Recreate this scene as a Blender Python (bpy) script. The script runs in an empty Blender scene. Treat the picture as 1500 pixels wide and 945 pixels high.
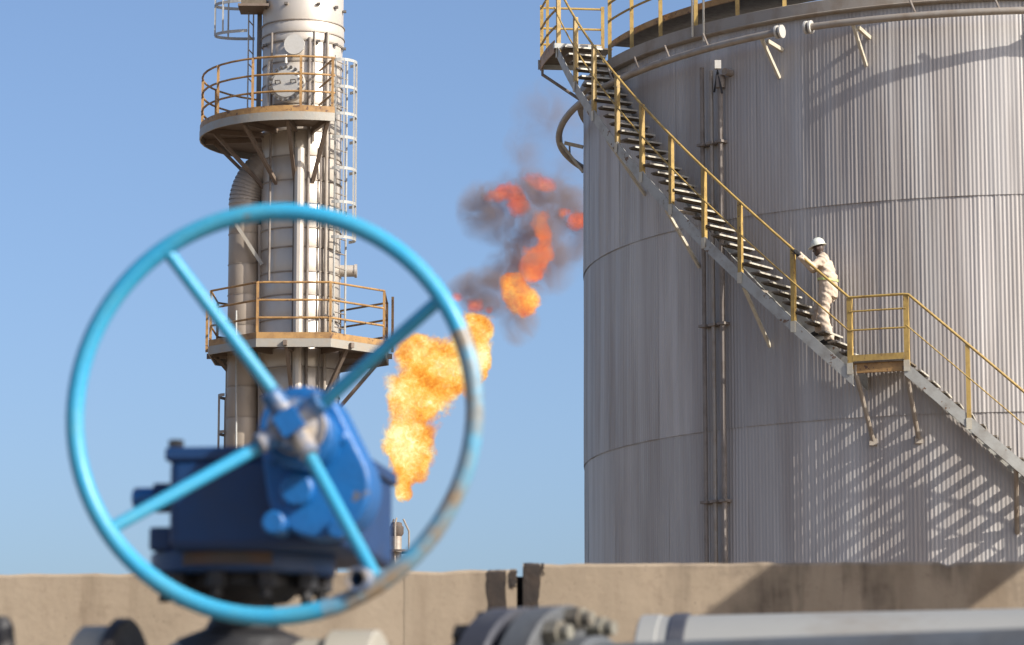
import bpy, bmesh, math, random
from mathutils import Vector, Matrix, noise as mnoise
rnd = random.Random(11)
sc = bpy.context.scene
col = sc.collection
R_ = math.radians

# ------------------------------------------------------------------ camera
EYE = 1.3
FPX, CX, CY, PIT = 4600.0, 750.0, 472.5, 0.1606
cd = bpy.data.cameras.new('camera')
cd.sensor_fit = 'HORIZONTAL'; cd.sensor_width = 36.0; cd.lens = FPX / 1500 * 36.0
cd.clip_start = 0.1; cd.clip_end = 20000
cd.dof.use_dof = True; cd.dof.focus_distance = 57.5; cd.dof.aperture_fstop = 7.4
cam = bpy.data.objects.new('camera', cd); col.objects.link(cam)
cam.location = (0, 0, EYE); cam.rotation_euler = (math.pi / 2 + PIT, 0, 0)
sc.camera = cam

# ------------------------------------------------------------------ sky and sun
SUN_AZ, SUN_EL = R_(55.5), R_(31)            # azimuth measured from "towards the camera", to the right
SUNV = Vector((math.sin(SUN_AZ) * math.cos(SUN_EL), -math.cos(SUN_AZ) * math.cos(SUN_EL), math.sin(SUN_EL)))
w = bpy.data.worlds.new('World'); sc.world = w; w.use_nodes = True
nt = w.node_tree
bg = nt.nodes['Background']
sky = nt.nodes.new('ShaderNodeTexSky'); sky.sky_type = 'NISHITA'; sky.sun_disc = False
sky.sun_elevation = SUN_EL
sky.sun_rotation = math.atan2(SUNV.x, SUNV.y)   # clockwise from +Y
sky.altitude = 0; sky.air_density = 0.75; sky.dust_density = 2.9; sky.ozone_density = 3.3
nt.links.new(sky.outputs[0], bg.inputs[0]); bg.inputs[1].default_value = 0.135
sl = bpy.data.lights.new('sun', 'SUN'); sl.energy = 5.0; sl.angle = R_(0.53); sl.color = (1.0, 0.945, 0.86)
so = bpy.data.objects.new('sun', sl); col.objects.link(so)
so.rotation_euler = (-SUNV).to_track_quat('-Z', 'Y').to_euler()
so.location = (30, -20, 30)
vs = sc.view_settings
vs.view_transform = 'Standard'; vs.look = 'None'; vs.gamma = 1.0; vs.use_curve_mapping = False; vs.exposure = 0.5
sc.cycles.volume_step_rate = 0.25
sc.cycles.volume_max_steps = 256
sc.cycles.volume_bounces = 1
sc.cycles.use_denoising = True
sc.cycles.max_bounces = 8

# ------------------------------------------------------------------ pixel helpers (photo measured at 1500 x 945)
cP, sP = math.cos(PIT), math.sin(PIT)
def ray(px, py):
    v = (CY - py) / FPX
    return Vector(((px - CX) / FPX, cP - sP * v, sP + cP * v))
def P(px, py, Y):
    d = ray(px, py); return Vector((0, 0, EYE)) + d * (Y / d.y)

# ------------------------------------------------------------------ object helpers
ORG = {}
def tag(o, label=None, cat=None, group=None, kind=None):
    if label: o['label'] = label
    if cat: o['category'] = cat
    if group: o['group'] = group
    if kind: o['kind'] = kind
    return o
def empty(name, loc, label=None, cat=None, group=None):
    o = bpy.data.objects.new(name, None); col.objects.link(o)
    o.location = loc; o.empty_display_size = 0.2
    ORG[o] = Vector(loc)
    return tag(o, label, cat, group)

class MB:
    def __init__(s): s.v = []; s.f = []
    def add(s, vs_, fs):
        b = len(s.v); s.v += [Vector(x) for x in vs_]; s.f += [tuple(i + b for i in f) for f in fs]; return s
    def box(s, c, size, m=None):
        x, y, z = [k / 2 for k in size]; c = Vector(c)
        vs_ = [Vector((a * x, b * y, d * z)) for d in (-1, 1) for b in (-1, 1) for a in (-1, 1)]
        if m is not None: vs_ = [m @ q for q in vs_]
        return s.add([c + q for q in vs_], [(0, 2, 3, 1), (4, 5, 7, 6), (0, 1, 5, 4), (2, 6, 7, 3), (0, 4, 6, 2), (1, 3, 7, 5)])
    def bar(s, p0, p1, wd, ht, up=(0, 0, 1)):
        p0, p1 = Vector(p0), Vector(p1); d = (p1 - p0).normalized(); up = Vector(up)
        sd = d.cross(up)
        if sd.length < 1e-4: sd = d.cross(Vector((1, 0, 0)))
        sd.normalize(); u = sd.cross(d).normalized()
        q = [p + sd * a * wd / 2 + u * b * ht / 2 for p in (p0, p1) for a, b in ((-1, -1), (1, -1), (1, 1), (-1, 1))]
        return s.add(q, [(0, 1, 2, 3), (7, 6, 5, 4), (0, 4, 5, 1), (1, 5, 6, 2), (2, 6, 7, 3), (3, 7, 4, 0)])
    def tube(s, pts, r, n=8, closed=False, caps=True):
        pts = [Vector(p) for p in pts]; m = len(pts)
        rr = r if isinstance(r, (list, tuple)) else [r] * m
        T = []
        for i in range(m):
            a = pts[(i - 1) % m] if (closed or i > 0) else pts[i]
            b = pts[(i + 1) % m] if (closed or i < m - 1) else pts[i]
            T.append((b - a).normalized())
        ref = Vector((0, 0, 1)) if abs(T[0].z) < 0.9 else Vector((1, 0, 0))
        N = (ref - T[0] * ref.dot(T[0])).normalized()
        vs_ = []
        for i in range(m):
            N = (N - T[i] * N.dot(T[i])).normalized(); B = T[i].cross(N)
            for k in range(n):
                a = 2 * math.pi * k / n
                vs_.append(pts[i] + (N * math.cos(a) + B * math.sin(a)) * rr[i])
        fs = []
        for i in range(m if closed else m - 1):
            j = (i + 1) % m
            for k in range(n):
                l = (k + 1) % n
                fs.append((i * n + k, i * n + l, j * n + l, j * n + k))
        if caps and not closed:
            fs.append(tuple(reversed(range(n)))); fs.append(tuple((m - 1) * n + k for k in range(n)))
        return s.add(vs_, fs)
    def lathe(s, prof, n=24, M=None, a0=0.0, a1=2 * math.pi, caps=True):
        full = abs(a1 - a0 - 2 * math.pi) < 1e-6
        k_ = n if full else n + 1
        vs_ = []
        for r, z in prof:
            for k in range(k_):
                a = a0 + (a1 - a0) * k / n
                q = Vector((r * math.cos(a), r * math.sin(a), z)); vs_.append(M @ q if M is not None else q)
        fs = []
        for i in range(len(prof) - 1):
            for k in range(n):
                l = (k + 1) % k_
                fs.append((i * k_ + k, i * k_ + l, (i + 1) * k_ + l, (i + 1) * k_ + k))
        if full and caps:
            if prof[0][0] > 1e-6: fs.append(tuple(reversed(range(k_))))
            if prof[-1][0] > 1e-6: fs.append(tuple((len(prof) - 1) * k_ + k for k in range(k_)))
        return s.add(vs_, fs)
    def cyl(s, p0, p1, r, n=12, r2=None, bev=0.0):
        p0, p1 = Vector(p0), Vector(p1); L = (p1 - p0).length
        M = Matrix.Translation(p0) @ (p1 - p0).to_track_quat('Z', 'Y').to_matrix().to_4x4()
        r2 = r if r2 is None else r2
        if bev: pr = [(r - bev, 0), (r, bev), (r2, L - bev), (r2 - bev, L)]
        else: pr = [(r, 0), (r2, L)]
        return s.lathe(pr, n, M)
    def prism(s, poly, M, depth):
        n = len(poly)
        a = [M @ Vector((x, y, 0)) for x, y in poly]; b = [M @ Vector((x, y, depth)) for x, y in poly]
        return s.add(a + b, [tuple(reversed(range(n))), tuple(range(n, 2 * n))] + [(i, (i + 1) % n, (i + 1) % n + n, i + n) for i in range(n)])
    def ico(s, c, rad, sub=2, M=None):
        bm = bmesh.new(); bmesh.ops.create_icosphere(bm, subdivisions=sub, radius=1.0)
        bm.verts.index_update()
        rad = Vector(rad) if not isinstance(rad, (int, float)) else Vector((rad,) * 3)
        vs_ = []
        for v in bm.verts:
            q = Vector((v.co.x * rad.x, v.co.y * rad.y, v.co.z * rad.z))
            if M is not None: q = M @ q
            vs_.append(Vector(c) + q)
        fs = [tuple(v.index for v in f.verts) for f in bm.faces]; bm.free()
        return s.add(vs_, fs)
    def mesh(s, name, mat, org=(0, 0, 0), smooth=35):
        me = bpy.data.meshes.new(name); o = Vector(org)
        me.from_pydata([tuple(v - o) for v in s.v], [], s.f); me.update()
        bm = bmesh.new(); bm.from_mesh(me); bmesh.ops.recalc_face_normals(bm, faces=bm.faces); bm.to_mesh(me); bm.free()
        if smooth:
            for p in me.polygons: p.use_smooth = True
            me.set_sharp_from_angle(angle=R_(smooth))
        if mat: me.materials.append(mat)
        return me
    def build(s, name, mat, parent=None, smooth=35, label=None):
        if parent is not None: org = ORG[parent]
        else:
            xs = [v.x for v in s.v]; ys = [v.y for v in s.v]; zs = [v.z for v in s.v]
            org = Vector(((min(xs) + max(xs)) / 2, (min(ys) + max(ys)) / 2, min(zs)))
        o = bpy.data.objects.new(name, s.mesh(name, mat, org, smooth)); col.objects.link(o)
        if parent is not None: o.parent = parent
        else: o.location = org
        ORG[o] = org
        if label: o['label'] = label
        return o
def inst(name, me, parent, loc, rz=0.0):
    o = bpy.data.objects.new(name, me); col.objects.link(o)
    o.location = Vector(loc) - (ORG[parent] if parent else Vector()); o.rotation_euler = (0, 0, rz)
    if parent: o.parent = parent
    ORG[o] = Vector(loc)
    return o

# ------------------------------------------------------------------ materials
def s2l(c): return tuple(((x / 255) / 12.92 if x / 255 <= 0.04045 else ((x / 255 + 0.055) / 1.055) ** 2.4) for x in c)
def new_mat(name):
    m = bpy.data.materials.new(name); m.use_nodes = True
    return m, m.node_tree, m.node_tree.nodes['Principled BSDF']
def worn(name, base, rough=0.5, metal=0.0, dirt=None, amt=0.35, scale=6.0, stretch=(1, 1, 1), lo=0.45, hi=0.7, bump=0.15, bscale=None, rand=0.0, second=None, second_amt=0.3, coat=0.0, chip=None):
    m, t, p = new_mat(name); N, L = t.nodes, t.links
    geo = N.new('ShaderNodeNewGeometry'); mp = N.new('ShaderNodeMapping'); mp.inputs['Scale'].default_value = stretch
    L.new(geo.outputs['Position'], mp.inputs[0])
    nz = N.new('ShaderNodeTexNoise'); nz.inputs['Scale'].default_value = scale; nz.inputs['Detail'].default_value = 7; nz.inputs['Roughness'].default_value = 0.62
    L.new(mp.outputs[0], nz.inputs['Vector'])
    rp = N.new('ShaderNodeMapRange'); rp.inputs[1].default_value = lo; rp.inputs[2].default_value = hi; rp.inputs[4].default_value = amt
    L.new(nz.outputs[0], rp.inputs[0])
    mx = N.new('ShaderNodeMix'); mx.data_type = 'RGBA'
    mx.inputs[6].default_value = (*base, 1); mx.inputs[7].default_value = (*(dirt or tuple(c * 0.5 for c in base)), 1)
    L.new(rp.outputs[0], mx.inputs[0]); out = mx.outputs[2]
    if second:
        n2 = N.new('ShaderNodeTexNoise'); n2.inputs['Scale'].default_value = scale * 0.31; n2.inputs['Detail'].default_value = 5
        L.new(mp.outputs[0], n2.inputs['Vector'])
        r2 = N.new('ShaderNodeMapRange'); r2.inputs[1].default_value = 0.42; r2.inputs[2].default_value = 0.72; r2.inputs[4].default_value = second_amt
        L.new(n2.outputs[0], r2.inputs[0])
        m2 = N.new('ShaderNodeMix'); m2.data_type = 'RGBA'; m2.inputs[7].default_value = (*second, 1)
        L.new(out, m2.inputs[6]); L.new(r2.outputs[0], m2.inputs[0]); out = m2.outputs[2]
    if chip:
        cc, cs, ct = chip
        n4 = N.new('ShaderNodeTexNoise'); n4.inputs['Scale'].default_value = cs; n4.inputs['Detail'].default_value = 6; n4.inputs['Roughness'].default_value = 0.66
        L.new(geo.outputs['Position'], n4.inputs['Vector'])
        r4 = N.new('ShaderNodeMapRange'); r4.inputs[1].default_value = ct; r4.inputs[2].default_value = ct + 0.025
        L.new(n4.outputs[0], r4.inputs[0])
        m4 = N.new('ShaderNodeMix'); m4.data_type = 'RGBA'; m4.inputs[7].default_value = (*cc, 1)
        L.new(out, m4.inputs[6]); L.new(r4.outputs[0], m4.inputs[0]); out = m4.outputs[2]
    if rand:
        oi = N.new('ShaderNodeObjectInfo'); rr = N.new('ShaderNodeMapRange'); rr.inputs[3].default_value = 1 - rand; rr.inputs[4].default_value = 1 + rand
        L.new(oi.outputs['Random'], rr.inputs[0])
        vm = N.new('ShaderNodeVectorMath'); vm.operation = 'SCALE'; L.new(out, vm.inputs[0]); L.new(rr.outputs[0], vm.inputs['Scale']); out = vm.outputs[0]
    L.new(out, p.inputs['Base Color'])
    rg = N.new('ShaderNodeMapRange'); rg.inputs[3].default_value = max(0.05, rough - 0.1); rg.inputs[4].default_value = min(1, rough + 0.15)
    L.new(nz.outputs[0], rg.inputs[0]); L.new(rg.outputs[0], p.inputs['Roughness'])
    p.inputs['Metallic'].default_value = metal
    if coat: p.inputs['Coat Weight'].default_value = coat
    if bump:
        bn = N.new('ShaderNodeTexNoise'); bn.inputs['Scale'].default_value = bscale or scale * 3; bn.inputs['Detail'].default_value = 5
        L.new(geo.outputs['Position'], bn.inputs['Vector'])
        bp = N.new('ShaderNodeBump'); bp.inputs['Strength'].default_value = bump; bp.inputs['Distance'].default_value = 0.02
        L.new(bn.outputs[0], bp.inputs['Height']); L.new(bp.outputs[0], p.inputs['Normal'])
    return m

RUST = (0.16, 0.075, 0.035)
M = {}
M['sheet'] = worn('weathered_cladding', (0.445, 0.42, 0.395), 0.48, 0.2, (0.22, 0.185, 0.16), 0.55, 2.2, (1, 1, 0.07), 0.40, 0.72, 0.05, 8, rand=0.09, second=(0.20, 0.145, 0.115), second_amt=0.55)
M['shell'] = worn('tank_shell', (0.4, 0.39, 0.38), 0.6, 0.3)
M['rim'] = worn('rim_steel', (0.30, 0.26, 0.215), 0.6, 0.2, (0.2, 0.14, 0.09), 0.6, 3, (1, 1, 0.6))
M['yellow'] = worn('yellow_rail_paint', s2l((166, 138, 76)), 0.5, 0.0, s2l((118, 90, 45)), 0.7, 6, (1, 1, 1), chip=((0.13, 0.07, 0.035), 9, 0.62))
M['ochre'] = worn('ochre_rail_paint', s2l((160, 124, 76)), 0.55, 0.0, s2l((100, 70, 45)), 0.7, 5, chip=((0.10, 0.05, 0.03), 9, 0.60))
M['stringer'] = worn('grey_stringer_paint', (0.36, 0.355, 0.325), 0.55, 0.1, (0.2, 0.175, 0.145), 0.6, 4, chip=((0.14, 0.075, 0.04), 6, 0.62))
M['tread'] = worn('tread_grating', (0.15, 0.12, 0.085), 0.75, 0.2, (0.07, 0.05, 0.035), 0.6, 9)
M['nosing'] = worn('worn_nosing', (0.5, 0.47, 0.4), 0.5, 0.1, (0.22, 0.18, 0.13), 0.8, 7)
M['pipe'] = worn('galvanised_pipe', (0.32, 0.28, 0.235), 0.5, 0.3, (0.22, 0.16, 0.11), 0.6, 4)
M['dkpipe'] = worn('stained_pipe', (0.22, 0.19, 0.165), 0.65, 0.1, (0.10, 0.07, 0.05), 0.6, 4)
M['strut'] = worn('pale_strut', (0.48, 0.44, 0.35), 0.5, 0.1, (0.35, 0.27, 0.17), 0.5, 6)
M['column'] = worn('bright_column_cladding', (0.54, 0.485, 0.415), 0.40, 0.35, (0.42, 0.35, 0.28), 0.5, 2.2, (1, 1, 0.35), 0.45, 0.75, 0.05, 5, rand=0.06)
M['duct'] = worn('dull_duct_cladding', (0.34, 0.285, 0.23), 0.45, 0.25, (0.34, 0.27, 0.2), 0.5, 2.5, (1, 1, 0.4), rand=0.05)
M['platedk'] = worn('platform_steel', (0.17, 0.13, 0.10), 0.65, 0.1, (0.14, 0.09, 0.06), 0.6, 5)
M['channel'] = worn('pale_channel', (0.31, 0.29, 0.25), 0.5, 0.2, (0.34, 0.26, 0.18), 0.5, 5)
M['white'] = worn('white_paint', (0.36, 0.36, 0.34), 0.5, 0.0, (0.24, 0.21, 0.18), 0.4, 7)
M['cover'] = worn('manway_cover', (0.50, 0.48, 0.44), 0.5, 0.2, (0.4, 0.36, 0.3), 0.4, 6)
M['bolt'] = worn('dark_bolt', (0.16, 0.14, 0.12), 0.5, 0.5)
M['cyan'] = worn('cyan_wheel_paint', (0.028, 0.275, 0.465), 0.38, 0.0, (0.06, 0.27, 0.36), 0.7, 9, (1, 1, 1), 0.45, 0.70, 0.05, 60, chip=((0.20, 0.13, 0.06), 26, 0.665))
M['cyanworn'] = worn('rubbed_wheel_paint', (0.03, 0.32, 0.54), 0.38, 0.0, (0.24, 0.145, 0.055), 0.9, 5, (1, 1, 1), 0.38, 0.56, 0.08, 60, chip=((0.12, 0.06, 0.03), 30, 0.62))
M['blue'] = worn('blue_gear_paint', (0.005, 0.105, 0.32), 0.38, 0.0, (0.01, 0.06, 0.17), 0.7, 10, (1, 1, 1), 0.42, 0.72, 0.10, 90, chip=((0.11, 0.10, 0.09), 22, 0.645))
M['navy'] = worn('dull_blue_housing_paint', (0.004, 0.034, 0.115), 0.45, 0.0, (0.03, 0.035, 0.05), 0.4, 9, (1, 1, 1), 0.45, 0.75, 0.10, 90, chip=((0.07, 0.05, 0.045), 20, 0.65))
M['hub'] = worn('chipped_hub_iron', (0.02, 0.10, 0.24), 0.45, 0.1, (0.44, 0.35, 0.24), 0.95, 16, (1, 1, 1), 0.42, 0.6, 0.1, 60)
M['rust'] = worn('rusty_flange_edge', (0.075, 0.062, 0.052), 0.75, 0.1, (0.13, 0.07, 0.045), 0.7, 14)
M['black'] = worn('black_iron', (0.02, 0.02, 0.022), 0.55, 0.2, (0.05, 0.04, 0.035), 0.6, 12)
M['palepipe'] = worn('pale_grey_pipe_paint', (0.29, 0.27, 0.225), 0.55, 0.0, (0.18, 0.09, 0.042), 0.8, 4.5, (1, 1, 1), 0.55, 0.72, 0.08)
M['whitepipe'] = worn('white_pipe_paint', (0.235, 0.235, 0.222), 0.6, 0.0, (0.15, 0.12, 0.09), 0.6, 3, (1, 1, 1), 0.55, 0.75, 0.06)
M['flange'] = worn('shade_darkened_grey_paint', (0.038, 0.04, 0.052), 0.55, 0.1, (0.08, 0.08, 0.085), 0.6, 8)  # grey paint, darkened to stand in for shade on the bolted flanges
M['flange2'] = worn('shade_darkened_pale_paint', (0.085, 0.092, 0.10), 0.6, 0.1, (0.05, 0.045, 0.04), 0.6, 8)  # paler grey of the second flange, shade darkened into its colour too
M['nut'] = worn('pale_nut', (0.20, 0.19, 0.155), 0.55, 0.2, (0.09, 0.07, 0.05), 0.8, 14)
M['bitumen'] = worn('bitumen_joint', (0.022, 0.015, 0.011), 0.8, 0.0, (0.06, 0.04, 0.028), 0.6, 16)
M['sand'] = worn('sandy_ground', (0.21, 0.16, 0.11), 0.95, 0.0, (0.16, 0.12, 0.083), 0.6, 0.8, (1, 1, 1), 0.4, 0.7, 0.4, 5)

# concrete: tan, pitted, with dark run-off stains at the top of the right-hand stretch
m, t, p = new_mat('stained_concrete'); N, L = t.nodes, t.links
geo = N.new('ShaderNodeNewGeometry')
def nz(scale, det, vec=None, rough=0.6):
    n = N.new('ShaderNodeTexNoise'); n.inputs['Scale'].default_value = scale; n.inputs['Detail'].default_value = det; n.inputs['Roughness'].default_value = rough
    L.new(vec or geo.outputs['Position'], n.inputs['Vector']); return n.outputs[0]
def mr(x, a, b, c=0.0, d=1.0):
    n = N.new('ShaderNodeMapRange'); L.new(x, n.inputs[0])
    for i, q in enumerate((a, b, c, d)): n.inputs[i + 1].default_value = q
    return n.outputs[0]
def mix(f, a, b, mode='MIX'):
    n = N.new('ShaderNodeMix'); n.data_type = 'RGBA'; n.blend_type = mode
    L.new(f, n.inputs[0])
    for i, q in ((6, a), (7, b)):
        if isinstance(q, tuple): n.inputs[i].default_value = (*q, 1)
        else: L.new(q, n.inputs[i])
    return n.outputs[2]
def mul(a, b):
    n = N.new('ShaderNodeMath'); n.operation = 'MULTIPLY'; L.new(a, n.inputs[0])
    if isinstance(b, float): n.inputs[1].default_value = b
    else: L.new(b, n.inputs[1])
    return n.outputs[0]
c = mix(mr(nz(2.2, 8), 0.35, 0.7), (0.30, 0.235, 0.165), (0.24, 0.188, 0.13))
c = mix(mr(nz(26, 4), 0.56, 0.66, 0, 0.3), c, (0.19, 0.14, 0.095))
c = mix(mr(nz(60, 3), 0.66, 0.74, 0, 0.6), c, (0.09, 0.065, 0.045))
mp = N.new('ShaderNodeMapping'); mp.inputs['Scale'].default_value = (1, 1, 0.12); L.new(geo.outputs['Position'], mp.inputs[0])
sx = N.new('ShaderNodeSeparateXYZ'); L.new(geo.outputs['Position'], sx.inputs[0])
c = mix(mr(nz(5, 6, mp.outputs[0]), 0.48, 0.66, 0, 0.7), c, (0.15, 0.108, 0.07))
c = mix(mr(nz(0.9, 4), 0.48, 0.66, 0, 0.6), c, (0.36, 0.29, 0.21))
c = mix(mr(nz(1.7, 7, rough=0.72), 0.53, 0.60, 0, 0.5), c, (0.15, 0.115, 0.085))
streak = mul(mr(nz(7, 5, mp.outputs[0]), 0.47, 0.62), mr(nz(3, 4), 0.35, 0.6))
c = mix(mul(mul(streak, mr(sx.outputs['X'], 0.45, 0.95)), 0.85), c, (0.045, 0.032, 0.023))
L.new(c, p.inputs['Base Color']); p.inputs['Roughness'].default_value = 0.92
bp = N.new('ShaderNodeBump'); bp.inputs['Strength'].default_value = 0.3; bp.inputs['Distance'].default_value = 0.01
L.new(nz(22, 8, rough=0.7), bp.inputs['Height']); L.new(bp.outputs[0], p.inputs['Normal'])
M['concrete'] = m

# ================================================================== GROUND
g = MB(); g.add([(-6000, -3000, 0), (6000, -3000, 0), (6000, 9000, 0), (-6000, 9000, 0)], [(0, 1, 2, 3)])
tag(g.build('ground', M['sand'], smooth=0), 'flat sandy desert ground', kind='structure')

# ================================================================== STORAGE TANK
TX, TY, TR = 9.992, 63.638, 8.5
ZS = [0.0, 4.75, 8.70, 12.63, 16.17]        # sheet rows, ground up
def tp(phi, r, z): a = R_(phi); return Vector((TX + r * math.sin(a), TY - r * math.cos(a), z))
tank = empty('storage_tank', (TX, TY, 0), 'huge round storage tank clad in weathered grey corrugated sheets behind the concrete wall', 'storage tank')
PITCH = 1.0 / 2.0                             # degrees per corrugation (74 mm)
def corrugated(phi0, phi1, z0, z1, lip, rows=6, seg=6, bulge=0.0):
    mb = MB(); n = int(round((phi1 - phi0) / PITCH)) * seg
    vs_ = []; cr_ = random.Random(int(phi0 * 7 + z0 * 13 + bulge * 1000)); am = [cr_.uniform(0.55, 1.35) for _ in range(400)]; of = [cr_.uniform(-0.0022, 0.0022) for _ in range(400)]
    for j in range(rows + 1):
        f = j / rows; z = z0 + (z1 - z0) * f
        for i in range(n + 1):
            ph = phi0 + (phi1 - phi0) * i / n
            kc = int((ph - phi0) / PITCH + 0.5); dent = 0.006 * mnoise.noise(Vector((ph * 0.7 + bulge * 900, z * 0.9, z0)))
            r = TR + dent + of[kc] + 0.0039 * am[kc] * math.cos(2 * math.pi * (ph / PITCH)) + lip * (1 - f) + bulge * math.sin(math.pi * f) * math.sin(math.pi * i / n)
            a = R_(ph); vs_.append((r * math.sin(a), -r * math.cos(a), z))
    fs = [(j * (n + 1) + i, j * (n + 1) + i + 1, (j + 1) * (n + 1) + i + 1, (j + 1) * (n + 1) + i) for j in range(rows) for i in range(n)]
    return mb.add(vs_, fs)
def no_recalc_mesh(mb, name, mat):
    me = bpy.data.meshes.new(name); me.from_pydata([tuple(v) for v in mb.v], [], mb.f); me.update()
    for q in me.polygons: q.use_smooth = True
    me.materials.append(mat); return me
SHW = 7.0
for ri in range(1, 4):
    vers = [no_recalc_mesh(corrugated(0, SHW + 0.25, ZS[ri] - 0.06, ZS[ri + 1] + 0.02, 0.02, bulge=b), 'cladding_sheet', M['sheet']) for b in (0.0, 0.018, -0.012)]
    off = {1: 2.0, 2: 0.0, 3: 4.0}[ri]
    k = 0; ph = -114 + off
    while ph < 66:
        o = inst('cladding_sheet', vers[rnd.randrange(3)], tank, (TX, TY, 0), R_(ph))
        sgn = 1 + 0.0005 * (k % 2) + rnd.uniform(0, 0.0004); o.scale = (sgn, sgn, 1)
        ph += SHW; k += 1
MB().lathe([(TR - 0.06, 0), (TR - 0.06, 16.1)], 96, Matrix.Translation((TX, TY, 0)), caps=False).build('shell', M['shell'], tank)
MB().add(*(lambda q: (q.v, q.f))(MB().lathe([(TR + 0.02, 0.0), (TR + 0.02, ZS[1])], 128, Matrix.Translation((TX, TY, 0)), caps=False))).build('lower_cladding', M['sheet'], tank)
back = corrugated(64, 64 + 184, ZS[1], ZS[4], 0.0, rows=1, seg=4)
o = inst('rear_cladding', no_recalc_mesh(back, 'rear_cladding', M['sheet']), tank, (TX, TY, 0), 0)
# rim band, roof cone
ZR = 16.16
rm = MB().lathe([(TR + 0.03, ZR - 0.02), (TR + 0.13, ZR), (TR + 0.14, ZR + 0.02), (TR + 0.12, ZR + 0.035), (TR + 0.11, ZR + 0.25), (TR + 0.03, ZR + 0.28), (TR - 0.1, ZR + 0.28)], 128, Matrix.Translation((TX, TY, 0)), caps=False)
rm.build('rim_band', M['rim'], tank)
MB().lathe([(TR - 0.05, ZR + 0.2), (4.0, ZR + 0.55), (0.02, ZR + 1.0)], 96, Matrix.Translation((TX, TY, 0)), caps=False).build('roof', M['shell'], tank)

# ------------------------------------------------------------------ roof walkway with its railing
ZD = 16.86
def arc(r, a0, a1, z, n): return [tp(a0 + (a1 - a0) * i / n, r, z) for i in range(n + 1)]
walk = empty('roof_walkway', tp(-60, TR - 0.5, ZR + 0.28), 'raised walkway with yellow railing along the tank roof edge', 'walkway')
mb = MB()
def ring_slab(mb, a0, a1, r0, r1, z0, z1, n):
    vs_ = []
    for i in range(n + 1):
        a = a0 + (a1 - a0) * i / n
        vs_ += [tp(a, r0, z0), tp(a, r1, z0), tp(a, r1, z1), tp(a, r0, z1)]
    fs = []
    for i in range(n):
        b, d = i * 4, i * 4 + 4
        for k in range(4): fs.append((b + k, b + (k + 1) % 4, d + (k + 1) % 4, d + k))
    fs += [(3, 2, 1, 0), tuple(n * 4 + k for k in range(4))]
    mb.add(vs_, fs); return mb
ring_slab(MB(), -73, 40, TR - 1.2, TR - 0.16, ZD - 0.04, ZD, 60).build('deck', M['tread'], walk)
ring_slab(MB(), -73, 40, TR - 0.155, TR - 0.12, ZD - 0.07, ZD + 0.05, 60).build('edge_beam', M['ochre'], walk)
for ph in [-71.5 + 7.2 * i for i in range(14)]:
    b = MB(); b.bar(tp(ph, TR - 0.02, ZR + 0.27), tp(ph, TR - 0.02, ZD + 1.15), 0.075, 0.075, (0, 1, 0)); b.build('post', M['yellow'], walk)
for h in (0.42, 0.78, 1.13):
    MB().tube(arc(TR - 0.02, -71.5, 22, ZD + h, 50), 0.024 if h < 1 else 0.03, 8).build('rail', M['yellow'], walk)
for i, ph in enumerate((-49.3, -47.3)):
    MB().tube([tp(ph, TR + 0.16, ZR + (0.03 if i == 0 else -0.12)), tp(ph, TR + 0.16, ZD + 1.4)], 0.022, 8).build('conduit', M['strut'], walk)

# ------------------------------------------------------------------ spiral stair
SR0, SR1 = TR + 0.10, TR + 0.9
SL = 0.91 * (TR + 0.9) * math.pi / 180        # metres up per degree
PL0, PL1 = -25.1, -18.8                        # intermediate landing
ZL = 8.22 + EYE                                # landing deck
ZT = 15.55 + EYE                               # top platform
def zup(ph): return 8.07 + EYE + SL * (PL0 - ph)
def zlo(ph): return 8.12 + EYE - SL * (ph - PL1)
stair = empty('spiral_staircase', tp(-22, TR + 0.5, 0), 'steep steel staircase with yellow handrail winding round the grey tank', 'staircase')
PTOP = -75.0
def ribbon(mb, a0, a1, r, th, zf, hb, ht, n):
    vs_ = []
    for i in range(n + 1):
        a = a0 + (a1 - a0) * i / n; z = zf(a)
        vs_ += [tp(a, r, z - hb), tp(a, r + th, z - hb), tp(a, r + th, z + ht), tp(a, r, z + ht)]
    fs = []
    for i in range(n):
        b, d = i * 4, i * 4 + 4
        for k in range(4): fs.append((b + k, b + (k + 1) % 4, d + (k + 1) % 4, d + k))
    fs += [(3, 2, 1, 0), tuple(n * 4 + k for k in range(4))]
    return mb.add(vs_, fs)
PBOT = PL1 + (ZL - 0.1) / SL
for r, nm in ((SR1, 'outer_stringer'), (SR0 - 0.02, 'inner_stringer')):
    for a0, a1, zf in ((PTOP, PL0 + 0.3, zup), (PL1 - 0.3, PBOT - 1.5, zlo)):
        mb = MB(); ribbon(mb, a0, a1, r, 0.014, zf, 0.23, 0.03, 48)
        q = -0.06 if r == SR1 else 0.0145
        ribbon(mb, a0, a1, r + q, 0.06, lambda a, zf=zf: zf(a) - 0.223, 0.012, 0.0, 48)
        mb.build(nm, M['stringer'], stair)
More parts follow.
